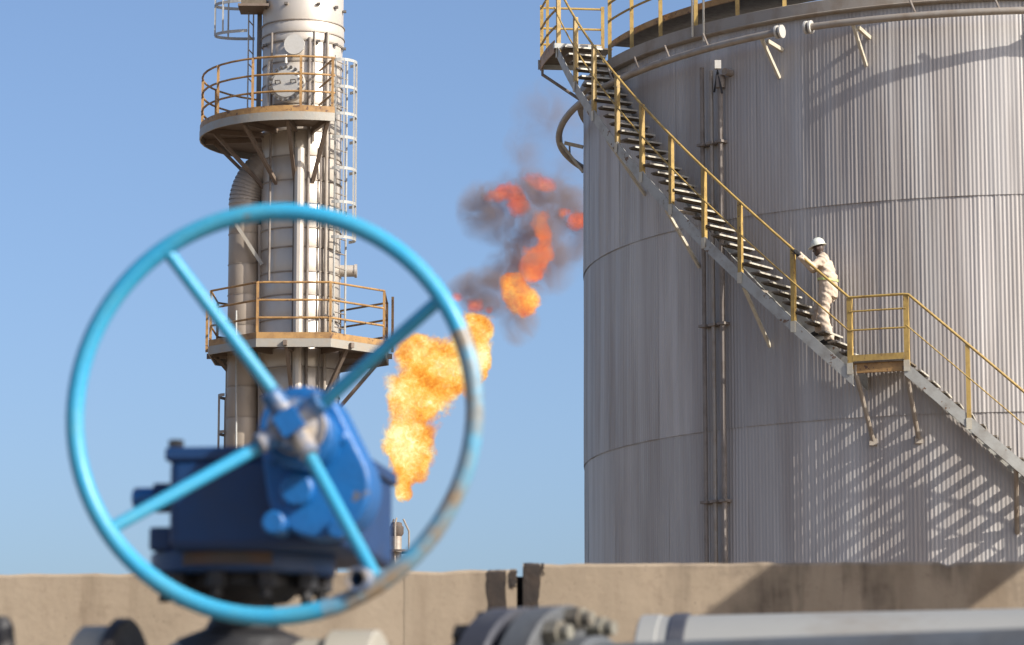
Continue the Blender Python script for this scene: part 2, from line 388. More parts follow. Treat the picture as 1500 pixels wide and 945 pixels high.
# treads, shared mesh in polar coordinates about the tank axis, phi = 0 at the nosing
def tread_mesh():
    mb = MB(); da = math.degrees(0.165 / (TR + 0.5)); n = 4
    for r0, r1, z0, z1, a0, a1 in ((SR0, SR1 - 0.004, -0.028, 0.0, -da, 0),):
        vs_ = []
        for ph in (a0, a1):
            a = R_(ph)
            for r, z in ((r0, z0), (r1, z0), (r1, z1), (r0, z1)): vs_.append((r * math.sin(a), -r * math.cos(a), z))
        mb.add(vs_, [(0, 1, 2, 3), (7, 6, 5, 4), (0, 4, 5, 1), (1, 5, 6, 2), (2, 6, 7, 3), (3, 7, 4, 0)])
    # bearing bars under the plate
    for k in range(1, 4):
        a = R_(-da * k / 4)
        p0 = Vector((SR0 * math.sin(a), -SR0 * math.cos(a), -0.045)); p1 = Vector(((SR1 - .01) * math.sin(a), -(SR1 - .01) * math.cos(a), -0.045))
        mb.bar(p0, p1, 0.012, 0.02)
    return mb.mesh('tread', M['tread'], (0, 0, 0), 0)
def nosing_mesh():
    mb = MB(); a = R_(0.12)
    p0 = Vector((SR0 * math.sin(a), -SR0 * math.cos(a), -0.018)); p1 = Vector(((SR1 - .01) * math.sin(a), -(SR1 - .01) * math.cos(a), -0.018))
    mb.bar(p0, p1, 0.02, 0.032)
    return mb.mesh('nosing', M['nosing'], (0, 0, 0), 0)
tm, nm_ = tread_mesh(), nosing_mesh()
RISE = 0.2; DPH = RISE / SL
def add_tread(ph, z):
    o = inst('tread', tm, stair, (TX, TY, z), R_(ph))
    q = bpy.data.objects.new('nosing', nm_); col.objects.link(q); q.parent = o; ORG[q] = ORG[o]
nup = int((ZT - ZL) / RISE)
for i in range(1, nup + 1):
    ph = PL0 - (i - 1) * DPH - 0.2; add_tread(ph, ZL + i * RISE)
ndn = int((ZL - 0.05) / RISE)
for i in range(1, ndn):
    ph = PL1 + i * DPH; add_tread(ph, ZL - i * RISE)
# landing
lm = MB(); ring_slab(lm, PL0, PL1, TR + 0.06, SR1 + 0.014, ZL - 0.03, ZL, 6); lm.build('landing_deck', M['tread'], stair)
lb = MB(); ring_slab(lb, PL0 + 0.3, PL1 - 0.3, SR1 - 0.10, SR1 - 0.03, ZL - 0.20, ZL - 0.032, 6); lb.build('landing_beam', M['ochre'], stair)
tk = MB(); ring_slab(tk, PL0 + 0.3, PL1 - 0.3, SR1 + 0.016, SR1 + 0.026, ZL + 0.003, ZL + 0.115, 6); tk.build('toe_plate', M['yellow'], stair)
# posts and rails
up_posts = [-74.9, -68.6, -63.5, -58.2, -53.4, -48.4, -43.4, -38.4, -31.7]
lo_posts = [-12.3, -5.6, 1.1, 7.8, 14.5, 21.2]
def post(ph, z0, z1, wd=0.075):
    mb = MB(); a = R_(ph); sd = Vector((math.cos(a), math.sin(a), 0)); o_ = Vector((math.sin(a), -math.cos(a), 0))
    c0, c1 = tp(ph, SR1 + 0.02, z0), tp(ph, SR1 + 0.02, z1)
    mb.bar(c0, c1, wd, 0.010, o_); mb.bar(c0 - o_ * 0.041 + sd * (wd / 2 - 0.005), c1 - o_ * 0.041 + sd * (wd / 2 - 0.005), 0.010, 0.07, o_)
    mb.build('post', M['yellow'], stair)
    f = MB(); f.bar(c0 + o_ * 0.008 - Vector((0, 0, 0.1)), c0 + o_ * 0.008 + Vector((0, 0, 0.10)), wd + 0.02, 0.006, o_); f.build('post_foot', M['strut'], stair)
for ph in up_posts: post(ph, zup(ph) - 0.12, zup(ph) + 1.29)
for ph in (PL0, PL1): post(ph, ZL - 0.12, ZL + 1.15, 0.09)
for ph in lo_posts: post(ph, zlo(ph) - 0.12, zlo(ph) + 1.29)
RR = SR1 + 0.02
def helix(a0, a1, zf, n): return [tp(a0 + (a1 - a0) * i / n, RR, zf(a0 + (a1 - a0) * i / n)) for i in range(n + 1)]
MB().tube(helix(-77, PL0 - 0.55, lambda a: zup(a) + 1.31, 60) + [tp(PL0, RR, ZL + 1.16)] + arc(RR, PL0 + 0.3, PL1 - 0.2, ZL + 1.155, 6) + helix(PL1 + 0.3, 22, lambda a: zlo(a) + 1.29, 40), 0.024, 8).build('top_rail', M['yellow'], stair)
MB().tube(helix(-76, PL0, lambda a: zup(a) + 0.70, 60), 0.016, 8).build('middle_rail', M['yellow'], stair)
MB().tube(helix(PL1, 22, lambda a: zlo(a) + 0.70, 40), 0.012, 8).build('middle_rail', M['yellow'], stair)
for h in (0.56, 0.90): MB().tube(arc(RR, PL0, PL1, ZL + h, 6), 0.016, 8).build('middle_rail', M['yellow'], stair)
# brackets from the stringer down to the tank wall
for ph, zf in ((-49.4, zup), (-38.1, zup), (-60.5, zup)):
    z1 = zf(ph) - 0.24
    b = MB(); b.bar(tp(ph, SR1 - 0.03, z1), tp(ph, TR + 0.02, z1 - 1.0), 0.05, 0.05); b.build('bracket', M['strut'], stair)
    b = MB(); b.bar(tp(ph, SR1 - 0.03, z1 + 0.01), tp(ph, TR + 0.02, z1 + 0.01), 0.05, 0.05); b.build('bracket', M['rim'], stair)
for ph in (-24.6, -19.0):
    b = MB(); b.tube([tp(ph, SR1 - 0.06, ZL - 0.05), tp(ph, SR1 - 0.06, ZL - 0.2), tp(ph + 0.2, TR + 0.02, ZL - 1.32)], 0.042, 8); b.build('bracket', M['rim'], stair)
    b = MB(); b.box(tp(ph + 0.2, TR + 0.03, ZL - 1.34), (0.14, 0.06, 0.12)); b.build('bracket_foot', M['rim'], stair)
for ph in (-7.5, 6.0, 19.0):
    b = MB(); b.tube([tp(ph, SR1 - 0.03, zlo(ph) - 0.2), tp(ph + 0.1, TR + 0.02, zlo(ph) - 1.25)], 0.045, 8); b.build('bracket', M['rim'], stair)
# top platform
tpf = empty('stair_top_platform', tp(-84, TR + 0.5, ZT - 0.2), 'small railed platform at the top of the tank stairs', 'platform')
ring_slab(MB(), -84.5, PTOP, TR - 0.25, TR + 0.94, ZT - 0.03, ZT, 8).build('deck', M['tread'], tpf)
ring_slab(MB(), -84.5, PTOP - 0.2, TR + 0.945, TR + 0.96, ZT - 0.16, ZT + 0.10, 8).build('edge_beam', M['ochre'], tpf)
b = MB(); b.bar(tp(PTOP + 0.1, TR + 0.0, ZT - 0.03), tp(PTOP + 0.1, TR + 0.98, ZT - 0.03), 0.10, 0.1); b.build('front_beam', M['white'], tpf)
b = MB(); b.bar(tp(-84.6, TR - 0.3, ZT - 0.03), tp(-84.6, TR + 1.0, ZT - 0.03), 0.03, 0.2); b.build('rear_beam', M['white'], tpf)
for r in (TR + 0.93, TR - 0.33):
    b = MB(); b.bar(tp(-84.1, r, ZT), tp(-84.1, r, ZT + 1.2), 0.07, 0.07); b.build('post', M['yellow'], tpf)
b = MB(); b.bar(tp(-79.5, TR + 0.93, ZT), tp(-79.5, TR + 0.93, ZT + 1.2), 0.06, 0.06); b.build('post', M['yellow'], tpf)
for h in (0.38, 0.72, 1.15):
    MB().tube([tp(-84.1, TR + 0.93, ZT + h), tp(-84.1, TR - 0.33, ZT + h)], 0.024, 8).build('rail', M['yellow'], tpf)
    MB().tube(arc(TR + 0.93, -84.1, PTOP, ZT + h, 8), 0.024, 8).build('rail', M['yellow'], tpf)
MB().tube([tp(-83.5, TR + 0.93, ZT - 0.03), tp(-83.5, TR + 0.93, ZT - 0.28), tp(-81, TR + 0.02, ZT - 1.0)], 0.035, 8).build('bracket', M['dkpipe'], tpf)

# ------------------------------------------------------------------ spray ring pipes under the rim
def ring_pipe(a0, a1, zf, r, label, brackets, ends, nozzles):
    base = tp(a1, TR + 0.5, zf(a1) - 0.1)
    e = empty('spray_ring_pipe', base, label, 'pipe', 'spray pipes round the tank top')
    n = int((a1 - a0) / 1.5)
    MB().tube([tp(a0 + (a1 - a0) * i / n, r, zf(a0 + (a1 - a0) * i / n)) for i in range(n + 1)], 0.068, 12).build('pipe_run', M['pipe'], e)
    for ph in brackets:
        z = zf(ph)
        b = MB(); b.bar(tp(ph, r + 0.02, z + 0.02), tp(ph + 0.6, TR + 0.02, z - 0.72), 0.055, 0.055); b.build('bracket', M['strut'], e)
        b = MB(); b.bar(tp(ph + 0.5, r - 0.12, z - 0.09), tp(ph + 1.1, TR + 0.02, z - 0.2), 0.06, 0.07); b.build('bracket', M['strut'], e)
    for ph in ends:
        z = zf(ph)
        for k in (-0.28, 0.28):
            a, b_ = tp(ph + k - 0.12, r, z), tp(ph + k + 0.12, r, z)
            MB().cyl(a, b_, 0.125, 16).build('flange', M['cover'], e)
    for ph in nozzles:
        MB().tube([tp(ph, r, zf(ph) + 0.05), tp(ph - 0.6, r + 0.03, zf(ph) + 0.30)], 0.02, 6).build('nozzle', M['dkpipe'], e)
    return e
zrp = lambda a: EYE + 14.22 + 0.30 * min(1, max(0, (a + 90) / 56.0))
ring_pipe(-150, -34.2, zrp, TR + 0.52, 'spray pipe ring on the shaded side of the tank top, bending round its edge', (-36.8, -92), (-34.2,), (-44.5, -51, -57, -63, -98, -104, -112))
ring_pipe(-30.4, 45, zrp, TR + 0.52, 'spray pipe ring on the sunlit side of the tank top', (-25.0, -3.0, 20), (-30.4,), (-17.5, -8, 1))
# ------------------------------------------------------------------ stand pipes down the tank wall
lab = ('thin stained pipe down the tank wall, farthest from the staircase landing', 'middle one of three stained pipes down the shaded tank wall', 'brownish pipe down the tank wall topped by a small valve')
for i, (ph, rr_, zt, mt) in enumerate(((-47.9, 0.042, 15.55, 'dkpipe'), (-46.3, 0.038, 15.45, 'pipe'), (-44.8, 0.048, 15.1, 'dkpipe'))):
    e = empty('wall_pipe', tp(ph, TR + 0.13, 0), lab[i], 'pipe', 'pipes down the tank wall')
    MB().tube([tp(ph, TR + 0.13, 0.1), tp(ph, TR + 0.13, zt)], rr_, 10).build('pipe_run', M[mt], e)
    for z in (3.5, 7.3, 10.6, 14.05):
        b = MB(); b.bar(tp(ph, TR - 0.01, z), tp(ph, TR + 0.21, z), 0.16, 0.05); b.build('clamp', M['dkpipe'], e)
    if i == 2:
        MB().cyl(tp(ph, TR + 0.13, zt - 0.02), tp(ph, TR + 0.13, zt + 0.22), 0.09, 12).build('valve_body', M['dkpipe'], e)
        MB().tube([tp(ph - 0.6, TR + 0.2, zt - 0.1), tp(ph, TR + 0.2, zt + 0.3), tp(ph + 0.7, TR + 0.2, zt - 0.15)], 0.02, 6).build('valve_handle', M['black'], e)
        MB().cyl(tp(ph + 1.2, TR + 0.02, zt + 0.25), tp(ph + 1.2, TR + 0.22, zt + 0.25), 0.07, 12).build('nozzle', M['dkpipe'], e)
        MB().box(tp(ph + 0.6, TR + 0.3, zt + 0.38), (0.12, 0.1, 0.16)).build('junction_box', M['cover'], e)


# ================================================================== PERSON ON THE STAIRS
def remeshed(mb, voxel, smooth_it=3):
    o = mb.build('tmp', None, None)
    a_ = o.modifiers.new('r', 'REMESH'); a_.mode = 'VOXEL'; a_.voxel_size = voxel
    b2 = o.modifiers.new('s', 'SMOOTH'); b2.iterations = smooth_it; b2.factor = 0.5
    dg = bpy.context.evaluated_depsgraph_get(); me = bpy.data.meshes.new_from_object(o.evaluated_get(dg))
    off = Vector(o.location); old = o.data
    bpy.data.objects.remove(o); bpy.data.meshes.remove(old)
    for v in me.vertices: v.co += off
    for q in me.polygons: q.use_smooth = True
    return me
PPH = -28.3; PZ = ZL + 2 * RISE
pf = Vector((-math.cos(R_(PPH)), -math.sin(R_(PPH)), 0)); pl_ = Vector((math.sin(R_(PPH)), -math.cos(R_(PPH)), 0))
p0_ = tp(PPH, TR + 0.45, PZ)
def B(f, l, u): return p0_ + pf * f + pl_ * l + Vector((0, 0, u))
person = empty('person', p0_, 'worker in beige coveralls and white hard hat climbing the tank stairs, hands on the rail', 'person')
skin = worn('dark_skin', (0.055, 0.032, 0.022), 0.55, bump=0)
cloth = worn('beige_cotton', (0.50, 0.405, 0.315), 0.9, 0, (0.32, 0.25, 0.185), 0.6, 11, bump=0.4, bscale=26)
def add_part(me, name, mat, parent=person):
    me.name = name; me.materials.clear(); me.materials.append(mat)
    og = ORG[parent]
    for v in me.vertices: v.co -= og
    o = bpy.data.objects.new(name, me); col.objects.link(o); o.parent = parent; ORG[o] = og; return o
J = dict(neck=B(.16, 0, 1.60), chest=B(.10, 0, 1.36), waist=B(.06, 0, 1.10), pelvis=B(.05, 0, .95),
         lsh=B(.12, .19, 1.50), lel=B(.24, .36, 1.40), lwr=B(.41, .46, 1.60), lha=B(.47, .46, 1.665),
         rsh=B(.12, -.17, 1.50), rel=B(.34, 0.0, 1.42), rwr=B(.50, .30, 1.66), rha=B(.55, .40, 1.715),
         lhip=B(.05, .10, .92), lkn=B(.12, .12, .51), lan=B(.00, .11, .09), ltoe=B(.15, .12, .035),
         rhip=B(.06, -.10, .92), rkn=B(.36, -.06, .64), ran=B(.25, -.08, .29), rtoe=B(.40, -.08, .235), head=B(.235, 0, 1.785))
def limb(mb, keys, rad): mb.tube([J[k] for k in keys], rad, 14)
    
fwd_h = (pf + Vector((0, 0, -0.25))).normalized(); up_h = (Vector((0, 0, 1)) - fwd_h * fwd_h.z).normalized(); lf_h = up_h.cross(fwd_h)
HMx = Matrix((( fwd_h.x, lf_h.x, up_h.x), (fwd_h.y, lf_h.y, up_h.y), (fwd_h.z, lf_h.z, up_h.z)))
def H(f, l, u): return J['head'] + fwd_h * f + lf_h * l + up_h * u
mb = MB()
mb.ico(J['head'], (0.098, 0.077, 0.115), 3, HMx); mb.ico(H(.03, 0, -.075), (0.068, 0.058, 0.06), 3, HMx)
mb.tube([H(.085, 0, .025), H(.112, 0, -.02), H(.09, 0, -.03)], [.012, .02, .014], 8)
for s2 in (-1, 1): mb.ico(H(-.005, s2 * .078, -.005), (0.022, 0.012, 0.034), 2, HMx)
mb.tube([H(.085, -.025, -.068), H(.096, 0, -.066), H(.085, .025, -.068)], .011, 8)
mb.tube([H(.078, -.04, .03), H(.09, 0, .034), H(.078, .04, .03)], .012, 8)
mb.tube([H(-.01, 0, -.03), J['neck'], B(.12, 0, 1.5)], [.056, .056, .07], 14)
limb(mb, ('chest', 'waist', 'pelvis'), [.12, .11, .12]); mb.tube([J['lsh'], J['chest'], J['rsh']], .07, 12)
for s2 in 'lr':
    limb(mb, (s2 + 'sh', s2 + 'el', s2 + 'wr', s2 + 'ha'), [.05, .04, .03, .034])
    limb(mb, (s2 + 'hip', s2 + 'kn', s2 + 'an', s2 + 'toe'), [.08, .058, .04, .035])
add_part(remeshed(mb, 0.012, 2), 'body', skin)
eyem = worn('eye', (0.5, 0.48, 0.45), 0.3, bump=0)
for s2 in (-1, 1): MB().ico(H(.079, s2 * .033, .008), 0.013, 2).build('eye', eyem, person)
# coverall
mb = MB()
mb.tube([B(.185, 0, 1.665), B(.15, 0, 1.58), J['chest'], J['waist'], J['pelvis'], B(.05, 0, .86)], [.072, .12, .165, .155, .165, .14], 18)
mb.ico(B(.06, 0, 1.34), (.13, .2, .2), 3, Matrix((pf, pl_, Vector((0, 0, 1)))).transposed())
PX = Matrix((pf, pl_, Vector((0, 0, 1)))).transposed().to_4x4()
for u0, sc_ in ((.86, 1.10),):                       # loose jacket hem over the hips
    mb.lathe([(.125, 0), (.168, 0), (.172, .04), (.168, .16), (.160, .30), (.165, .42), (.1, .46)], 24, Matrix.Translation(B(.055, 0, u0)) @ PX @ Matrix.Diagonal((1.0, 1.22, 1, 1)))
mb.tube([B(.135, 0, 1.60), B(.17, 0, 1.66)], [.085, .082], 16)
for s2 in 'lr':
    limb(mb, (s2 + 'sh', s2 + 'el', s2 + 'wr'), [.092, .084, .064]); mb.ico(J[s2 + 'sh'], .095, 3); mb.ico(J[s2 + 'el'], .084, 2)
    limb(mb, (s2 + 'hip', s2 + 'kn', s2 + 'an'), [.115, .102, .096]); mb.ico(J[s2 + 'kn'], .102, 2); mb.tube([J[s2 + 'an'] + Vector((0, 0, .10)), J[s2 + 'an'] + Vector((0, 0, -.02))], [.096, .088], 14)
cm = remeshed(mb, 0.014, 2)
nrm = [v.normal.copy() for v in cm.vertices]
for v, nv in zip(cm.vertices, nrm):
    q = v.co; d = mnoise.noise(Vector((q.x * 6, q.y * 6, q.z * 15 + q.x * 9))) * 0.022 + mnoise.noise(q * 20) * 0.009
    v.co += nv * d
add_part(cm, 'coverall', cloth)
# reflective band round the waist
mb = MB(); pts = []
for k in range(24):
    a = 2 * math.pi * k / 24; pts.append(B(.060 + .182 * math.cos(a), .212 * math.sin(a), 1.19 + 0.02 * math.cos(a)))
for k in range(24): mb.bar(pts[k], pts[(k + 1) % 24], 0.006, 0.04)
mb.build('reflective_band', worn('lime_band', (0.50, 0.58, 0.22), 0.5, bump=0), person)
# gloves: palm, four fingers curled over the rail, thumb under it
glove = worn('black_glove', (0.012, 0.012, 0.013), 0.7, bump=0)
rail_d = (tp(-32, RR, zup(-32)) - tp(-30, RR, zup(-30))).normalized(); rad_out = pl_
for s2, fi in (('l', 1), ('r', -1)):
    wv, hv = J[s2 + 'wr'], J[s2 + 'ha']
    mb = MB(); mb.tube([wv + (wv - hv).normalized() * 0.07, wv, wv.lerp(hv, .6), hv], [.044, .042, .046, .036], 12)
    mb.ico(hv + Vector((0, 0, .008)), (.05, .05, .026), 3)
    for k in range(4):
        b0 = hv + rail_d * (0.034 - 0.023 * k) + Vector((0, 0, .012)); Lf = (0.9, 1.0, .95, .75)[k]
        mb.tube([b0 - rad_out * .02, b0 + rad_out * .035 * Lf + Vector((0, 0, .01)), b0 + rad_out * .062 * Lf - Vector((0, 0, .022)), b0 + rad_out * .045 * Lf - Vector((0, 0, .058 * Lf))], [.0125, .0115, .011, .009], 8)
    b0 = hv - rail_d * 0.01 - rad_out * .03
    mb.tube([b0, b0 + rail_d * .05 - Vector((0, 0, .03)), b0 + rail_d * .065 + rad_out * .02 - Vector((0, 0, .06))], [.016, .013, .010], 8)
    mb.build('glove', glove, person)
# boots
bootm = worn('black_boot', (0.022, 0.018, 0.015), 0.6, bump=0.1)
for s2 in 'lr':
    an, to = J[s2 + 'an'], J[s2 + 'toe']; sole = an - Vector((0, 0, .055))
    mb = MB(); mb.tube([an + Vector((0, 0, .11)), an + Vector((0, 0, .04)), an - Vector((0, 0, .015))], [.062, .058, .05], 14)
    mb.ico(an - pf * .02 - Vector((0, 0, .03)), (.055, .055, .05), 3); mb.tube([an - Vector((0, 0, .02)) + pf * .02, an.lerp(to, .6) + Vector((0, 0, .0)), to + pf * .03], [.05, .048, .034], 14)
    me = remeshed(mb, 0.012, 2)
    zmin = (PZ if s2 == 'l' else PZ + RISE) + 0.012
    for v in me.vertices: v.co.z = max(v.co.z, zmin)
    bo = add_part(me, 'boot', bootm)
    mb = MB(); c_ = an + pf * .065; c_.z = zmin - 0.002
    ang = math.atan2(pf.y, pf.x); mb.box((0, 0, 0), (.29, .095, .024), Matrix.Rotation(ang, 3, 'Z')); mb.v = [v + c_ for v in mb.v]
    mb.build('sole', bootm, bo)
# hard hat
HQ = Matrix.Translation(H(-.008, 0, .045)) @ HMx.to_4x4()
hatm = worn('white_hat_plastic', (0.64, 0.66, 0.58), 0.35, bump=0)
mb = MB().lathe([(.118, 0.0), (.122, .012), (.120, .05), (.105, .10), (.07, .135), (.03, .150), (.001, .152)], 28, HQ @ Matrix.Diagonal((1.12, .92, 1, 1)), caps=False)
hat = mb.build('hard_hat', hatm, person)
MB().lathe([(.10, .004), (.150, -.006), (.153, .0), (.11, .014)], 28, HQ @ Matrix.Translation((.018, 0, 0)) @ Matrix.Diagonal((1.15, .86, 1, 1)), caps=False).build('brim', hatm, hat)
MB().tube([HQ @ Vector((.125 * math.cos(a), 0, .155 * math.sin(a) * 0.99 + .002)) for a in [math.pi * k / 14 for k in range(2, 13)]], .012, 8).build('ridge', hatm, hat)
MB().tube([H(.02, .085, .05), H(.05, .07, -.06), H(.06, 0, -.135), H(.05, -.07, -.06), H(.02, -.085, .05)], .007, 6).build('chin_strap', glove, hat)

# ================================================================== PROCESS COLUMN
CYT = 62.0
CXT = P(440, 400, CYT).x
CR = 0.80
def cp(phi, r, z): a = R_(phi); return Vector((CXT + r * math.sin(a), CYT - r * math.cos(a), z))
def cz(py, Y=CYT): return P(445, py, Y).z
colm = empty('process_column', (CXT, CYT, 0), 'tall shiny metal process column with ladders and two round platforms', 'column'); colm['kind'] = 'thing'
CT = Matrix.Translation((CXT, CYT, 0))
edges = [28, 45, 58, 88, 118, 150, 190, 226, 262, 296, 332, 360, 396, 430, 465, 500, 536, 575, 620, 665, 720, 790]
zb = [cz(q, CYT - CR) for q in edges]; zb = [zb[0] + 3.2, zb[0] + 1.9, zb[0] + 0.9] + zb + [0.0]
for i in range(len(zb) - 1):
    z1, z0 = zb[i], zb[i + 1]; k = 0.006 * (i % 2)
    if 3 <= i <= 4: k = 0.035
    if i < 3: k = 0.02
    MB().lathe([(CR + k - 0.004, z0 + 0.006), (CR + k, z0 + 0.02), (CR + k, z1 - 0.02), (CR + k - 0.012, z1 - 0.006)], 48, CT, caps=False).build('cladding_band', M['column'], colm, 50)
    MB().lathe([(CR + k - 0.03, z1 - 0.03), (CR + k + 0.018, z1 - 0.016), (CR + k + 0.018, z1 + 0.004), (CR + k - 0.03, z1 + 0.012)], 48, CT, caps=False).build('band_strap', M['pipe'], colm, 50)
MB().lathe([(CR - 0.05, 0), (CR - 0.05, zb[0] - 0.05), (0.01, zb[0] + 0.3)], 32, CT, caps=False).build('vessel_shell', M['column'], colm)
for ph, r, w_, ya, yb, mt in ((1.5, CR + 0.14, 0.10, 232, 830, 'column'), (13, CR + 0.06, 0.03, 70, 830, 'dkpipe'), (-6, CR + 0.05, 0.016, 178, 700, 'bolt'), (38, CR + 0.08, 0.035, 60, 700, 'pipe'), (-41, CR + 0.08, 0.025, 60, 420, 'dkpipe'), (20, CR + 0.05, 0.02, 60, 220, 'pipe'), (30, CR + 0.06, 0.02, 226, 640, 'dkpipe')):
    MB().tube([cp(ph, r, cz(yb)), cp(ph, r, cz(ya))], w_, 10).build('riser_pipe', M[mt], colm)
# manway with bolted cover
mc = cp(-13, CR + 0.28, cz(122, CYT - 1.08)); md = (cp(-13, 2, 0) - cp(-13, 1, 0)).normalized()
MQ = Matrix.Translation(mc) @ md.to_track_quat('Z', 'Y').to_matrix().to_4x4()
mw = MB().lathe([(0.27, -0.5), (0.27, -0.14), (0.36, -0.13), (0.36, -0.055)], 28, MQ).build('manway', M['column'], colm)
MB().lathe([(0.365, -0.05), (0.365, 0.02), (0.30, 0.03), (0.28, 0.05), (0.01, 0.055)], 32, MQ).build('cover', M['cover'], mw)
for k in range(20):
    a = 2 * math.pi * k / 20; q = MQ @ Vector((0.335 * math.cos(a), 0.335 * math.sin(a), 0.02)); q2 = MQ @ Vector((0.335 * math.cos(a), 0.335 * math.sin(a), 0.075))
    MB().cyl(q, q2, 0.03, 6).build('bolt', M['bolt'], mw)
for s_ in (-1, 1):
    MB().tube([MQ @ Vector((s_ * 0.16 - 0.05, 0.0, 0.05)), MQ @ Vector((s_ * 0.16 - 0.05, 0.05, 0.1)), MQ @ Vector((s_ * 0.16 + 0.05, 0.05, 0.1)), MQ @ Vector((s_ * 0.16 + 0.05, 0.0, 0.05))], 0.012, 6).build('handle', M['bolt'], mw)
dv = [Vector((-0.42, -0.5, -0.1)), Vector((-0.42, 0.35, -0.1)), Vector((-0.38, 0.5, -0.02)), Vector((-0.22, 0.56, 0.04)), Vector((0.0, 0.56, 0.06)), Vector((0.0, 0.40, 0.06))]
ax = Vector((md.y * -1, md.x, 0)); ax = Vector((-md.y, md.x, 0))
MB().tube([mc + ax * d.x + Vector((0, 0, d.y)) + md * d.z for d in dv], 0.03, 8).build('davit_arm', M['cover'], mw)
# blind nozzle above, and a side nozzle
nc = cp(-6, CR + 0.22, cz(65, CYT - 1.0)); nd = (cp(-6, 2, 0) - cp(-6, 1, 0)).normalized()
NQ = Matrix.Translation(nc) @ nd.to_track_quat('Z', 'Y').to_matrix().to_4x4()
MB().lathe([(0.14, -0.4), (0.14, -0.08), (0.205, -0.075), (0.205, 0.0)], 24, NQ).build('blind_nozzle', M['cover'], colm)
q0, q1 = P(500, 397, CYT), P(523, 397, CYT)
MB().cyl(q0 - Vector((0.3, 0, 0)), q1 - Vector((0.05, 0, 0)), 0.12, 16).cyl(q1 - Vector((0.05, 0, 0)), q1, 0.14, 16).build('side_nozzle', M['column'], colm)
# small lugs round the upper band
for ph in (-20, 25, 55, 80, -60):
    for yy in (5, 60):
        MB().box(cp(ph, CR + 0.06, cz(yy, CYT - 0.8)), (0.07, 0.07, 0.045)).build('lug', M['bolt'], colm)

def platform(name, label, py_edge, rout, a0, a1, nseg, posts, brackets, rear_open):
    zc_ = cz(py_edge, CYT)
    e = empty(name, (CXT, CYT, zc_ - 0.1), label, 'platform', 'round access platforms on the column')
    def pr(a, r, z): return cp(a, r, z)
    def slab(r0, r1, z0, z1, nm, mt):
        vs_ = []
        for i in range(nseg + 1):
            a = a0 + (a1 - a0) * i / nseg
            vs_ += [pr(a, r0, z0), pr(a, r1, z0), pr(a, r1, z1), pr(a, r0, z1)]
        fs = []
        for i in range(nseg):
            b, d = i * 4, i * 4 + 4
            for k in range(4): fs.append((b + k, b + (k + 1) % 4, d + (k + 1) % 4, d + k))
        if abs(a1 - a0) < 359: fs += [(3, 2, 1, 0), tuple(nseg * 4 + k for k in range(4))]
        MB().add(vs_, fs).build(nm, M[mt], e, 20)
    slab(CR + 0.06, rout - 0.03, zc_ - 0.03, zc_, 'deck', 'platedk')
    slab(rout - 0.028, rout, zc_ - 0.16, zc_ + 0.005, 'edge_channel', 'channel')
    slab(rout - 0.02, rout - 0.008, zc_ + 0.008, zc_ + 0.13, 'toe_plate', 'ochre')
    for a in posts:
        b = MB(); b.bar(pr(a, rout - 0.045, zc_), pr(a, rout - 0.045, zc_ + 1.12), 0.05, 0.05); b.build('post', M['ochre'], e)
    def polyline(h):
        return [pr(a0 + (a1 - a0) * i / nseg, rout - 0.045, zc_ + h) for i in range(nseg + 1)]
    for h in (0.42, 0.77, 1.12):
        pts = polyline(h)
        if abs(a1 - a0) > 359: MB().tube(pts[:-1], 0.022, 8, closed=True).build('rail', M['ochre'], e)
        else:
            pts = pts + [pr(a1 + 4, CR + 0.1, zc_ + h)]
            MB().tube(pts, 0.022, 8).build('rail', M['ochre'], e)
    for a in brackets:
        b = MB(); b.bar(pr(a, rout - 0.25, zc_ - 0.12), pr(a, CR - 0.02, zc_ - 1.15), 0.07, 0.07); b.build('bracket', M['platedk'], e)
        b = MB(); b.bar(pr(a, rout - 0.05, zc_ - 0.085), pr(a, CR - 0.02, zc_ - 0.085), 0.07, 0.1); b.build('bracket', M['platedk'], e)
    return e
platform('access_platform', 'higher round platform reaching out to one side of the shiny column, below the manway', 197, 2.06, -172, 22, 22, (-150, -115, -90, -52, -25, 3, 21), (-100, -70, -35, -5, 20), True)
platform('access_platform', 'lower eight-sided platform all round the shiny column, seen through the valve wheel', 516, 1.90, -202.5, 157.5, 8, (-157.5, -112.5, -67.5, -22.5, 22.5, 67.5, 112.5, 157.5, -90, 90), (-90, 90, -40, 38, -5), False)

def caged_ladder(label, phi, r, z0, z1, hoops, out, mt='white'):
    e = empty('caged_ladder', cp(phi, r, z0), label, 'ladder', 'ladders on the column')
    rad = (cp(phi, 2, 0) - cp(phi, 1, 0)).normalized(); tan = Vector((-rad.y, rad.x, 0))
    c0 = cp(phi, r, 0)
    for s_ in (-0.22, 0.22):
        b = MB(); b.bar(c0 + tan * s_ + Vector((0, 0, z0)), c0 + tan * s_ + Vector((0, 0, z1)), 0.05, 0.02, rad); b.build('side_rail', M[mt], e)
    n = int((z1 - z0) / 0.3)
    for i in range(n):
        z = z0 + 0.2 + i * 0.3
        MB().tube([c0 + tan * -0.22 + Vector((0, 0, z)), c0 + tan * 0.22 + Vector((0, 0, z))], 0.013, 6).build('rung', M['pipe'], e)
    for z in hoops:
        pts = [c0 + tan * (0.34 * math.cos(t_)) + rad * (out * math.sin(t_)) + Vector((0, 0, z)) for t_ in [math.pi * k / 12 for k in range(13)]]
        mbh = MB()
        for k in range(12): mbh.bar(pts[k], pts[k + 1], 0.012, 0.06)
        mbh.build('hoop', M[mt], e)
    if hoops:
        for t_ in (0.25, 0.5, 0.75):
            q = c0 + tan * (0.34 * math.cos(math.pi * t_)) + rad * (out * math.sin(math.pi * t_))
            b = MB(); b.bar(q + Vector((0, 0, min(hoops))), q + Vector((0, 0, max(hoops))), 0.012, 0.035); b.build('cage_strap', M[mt], e)
    return e
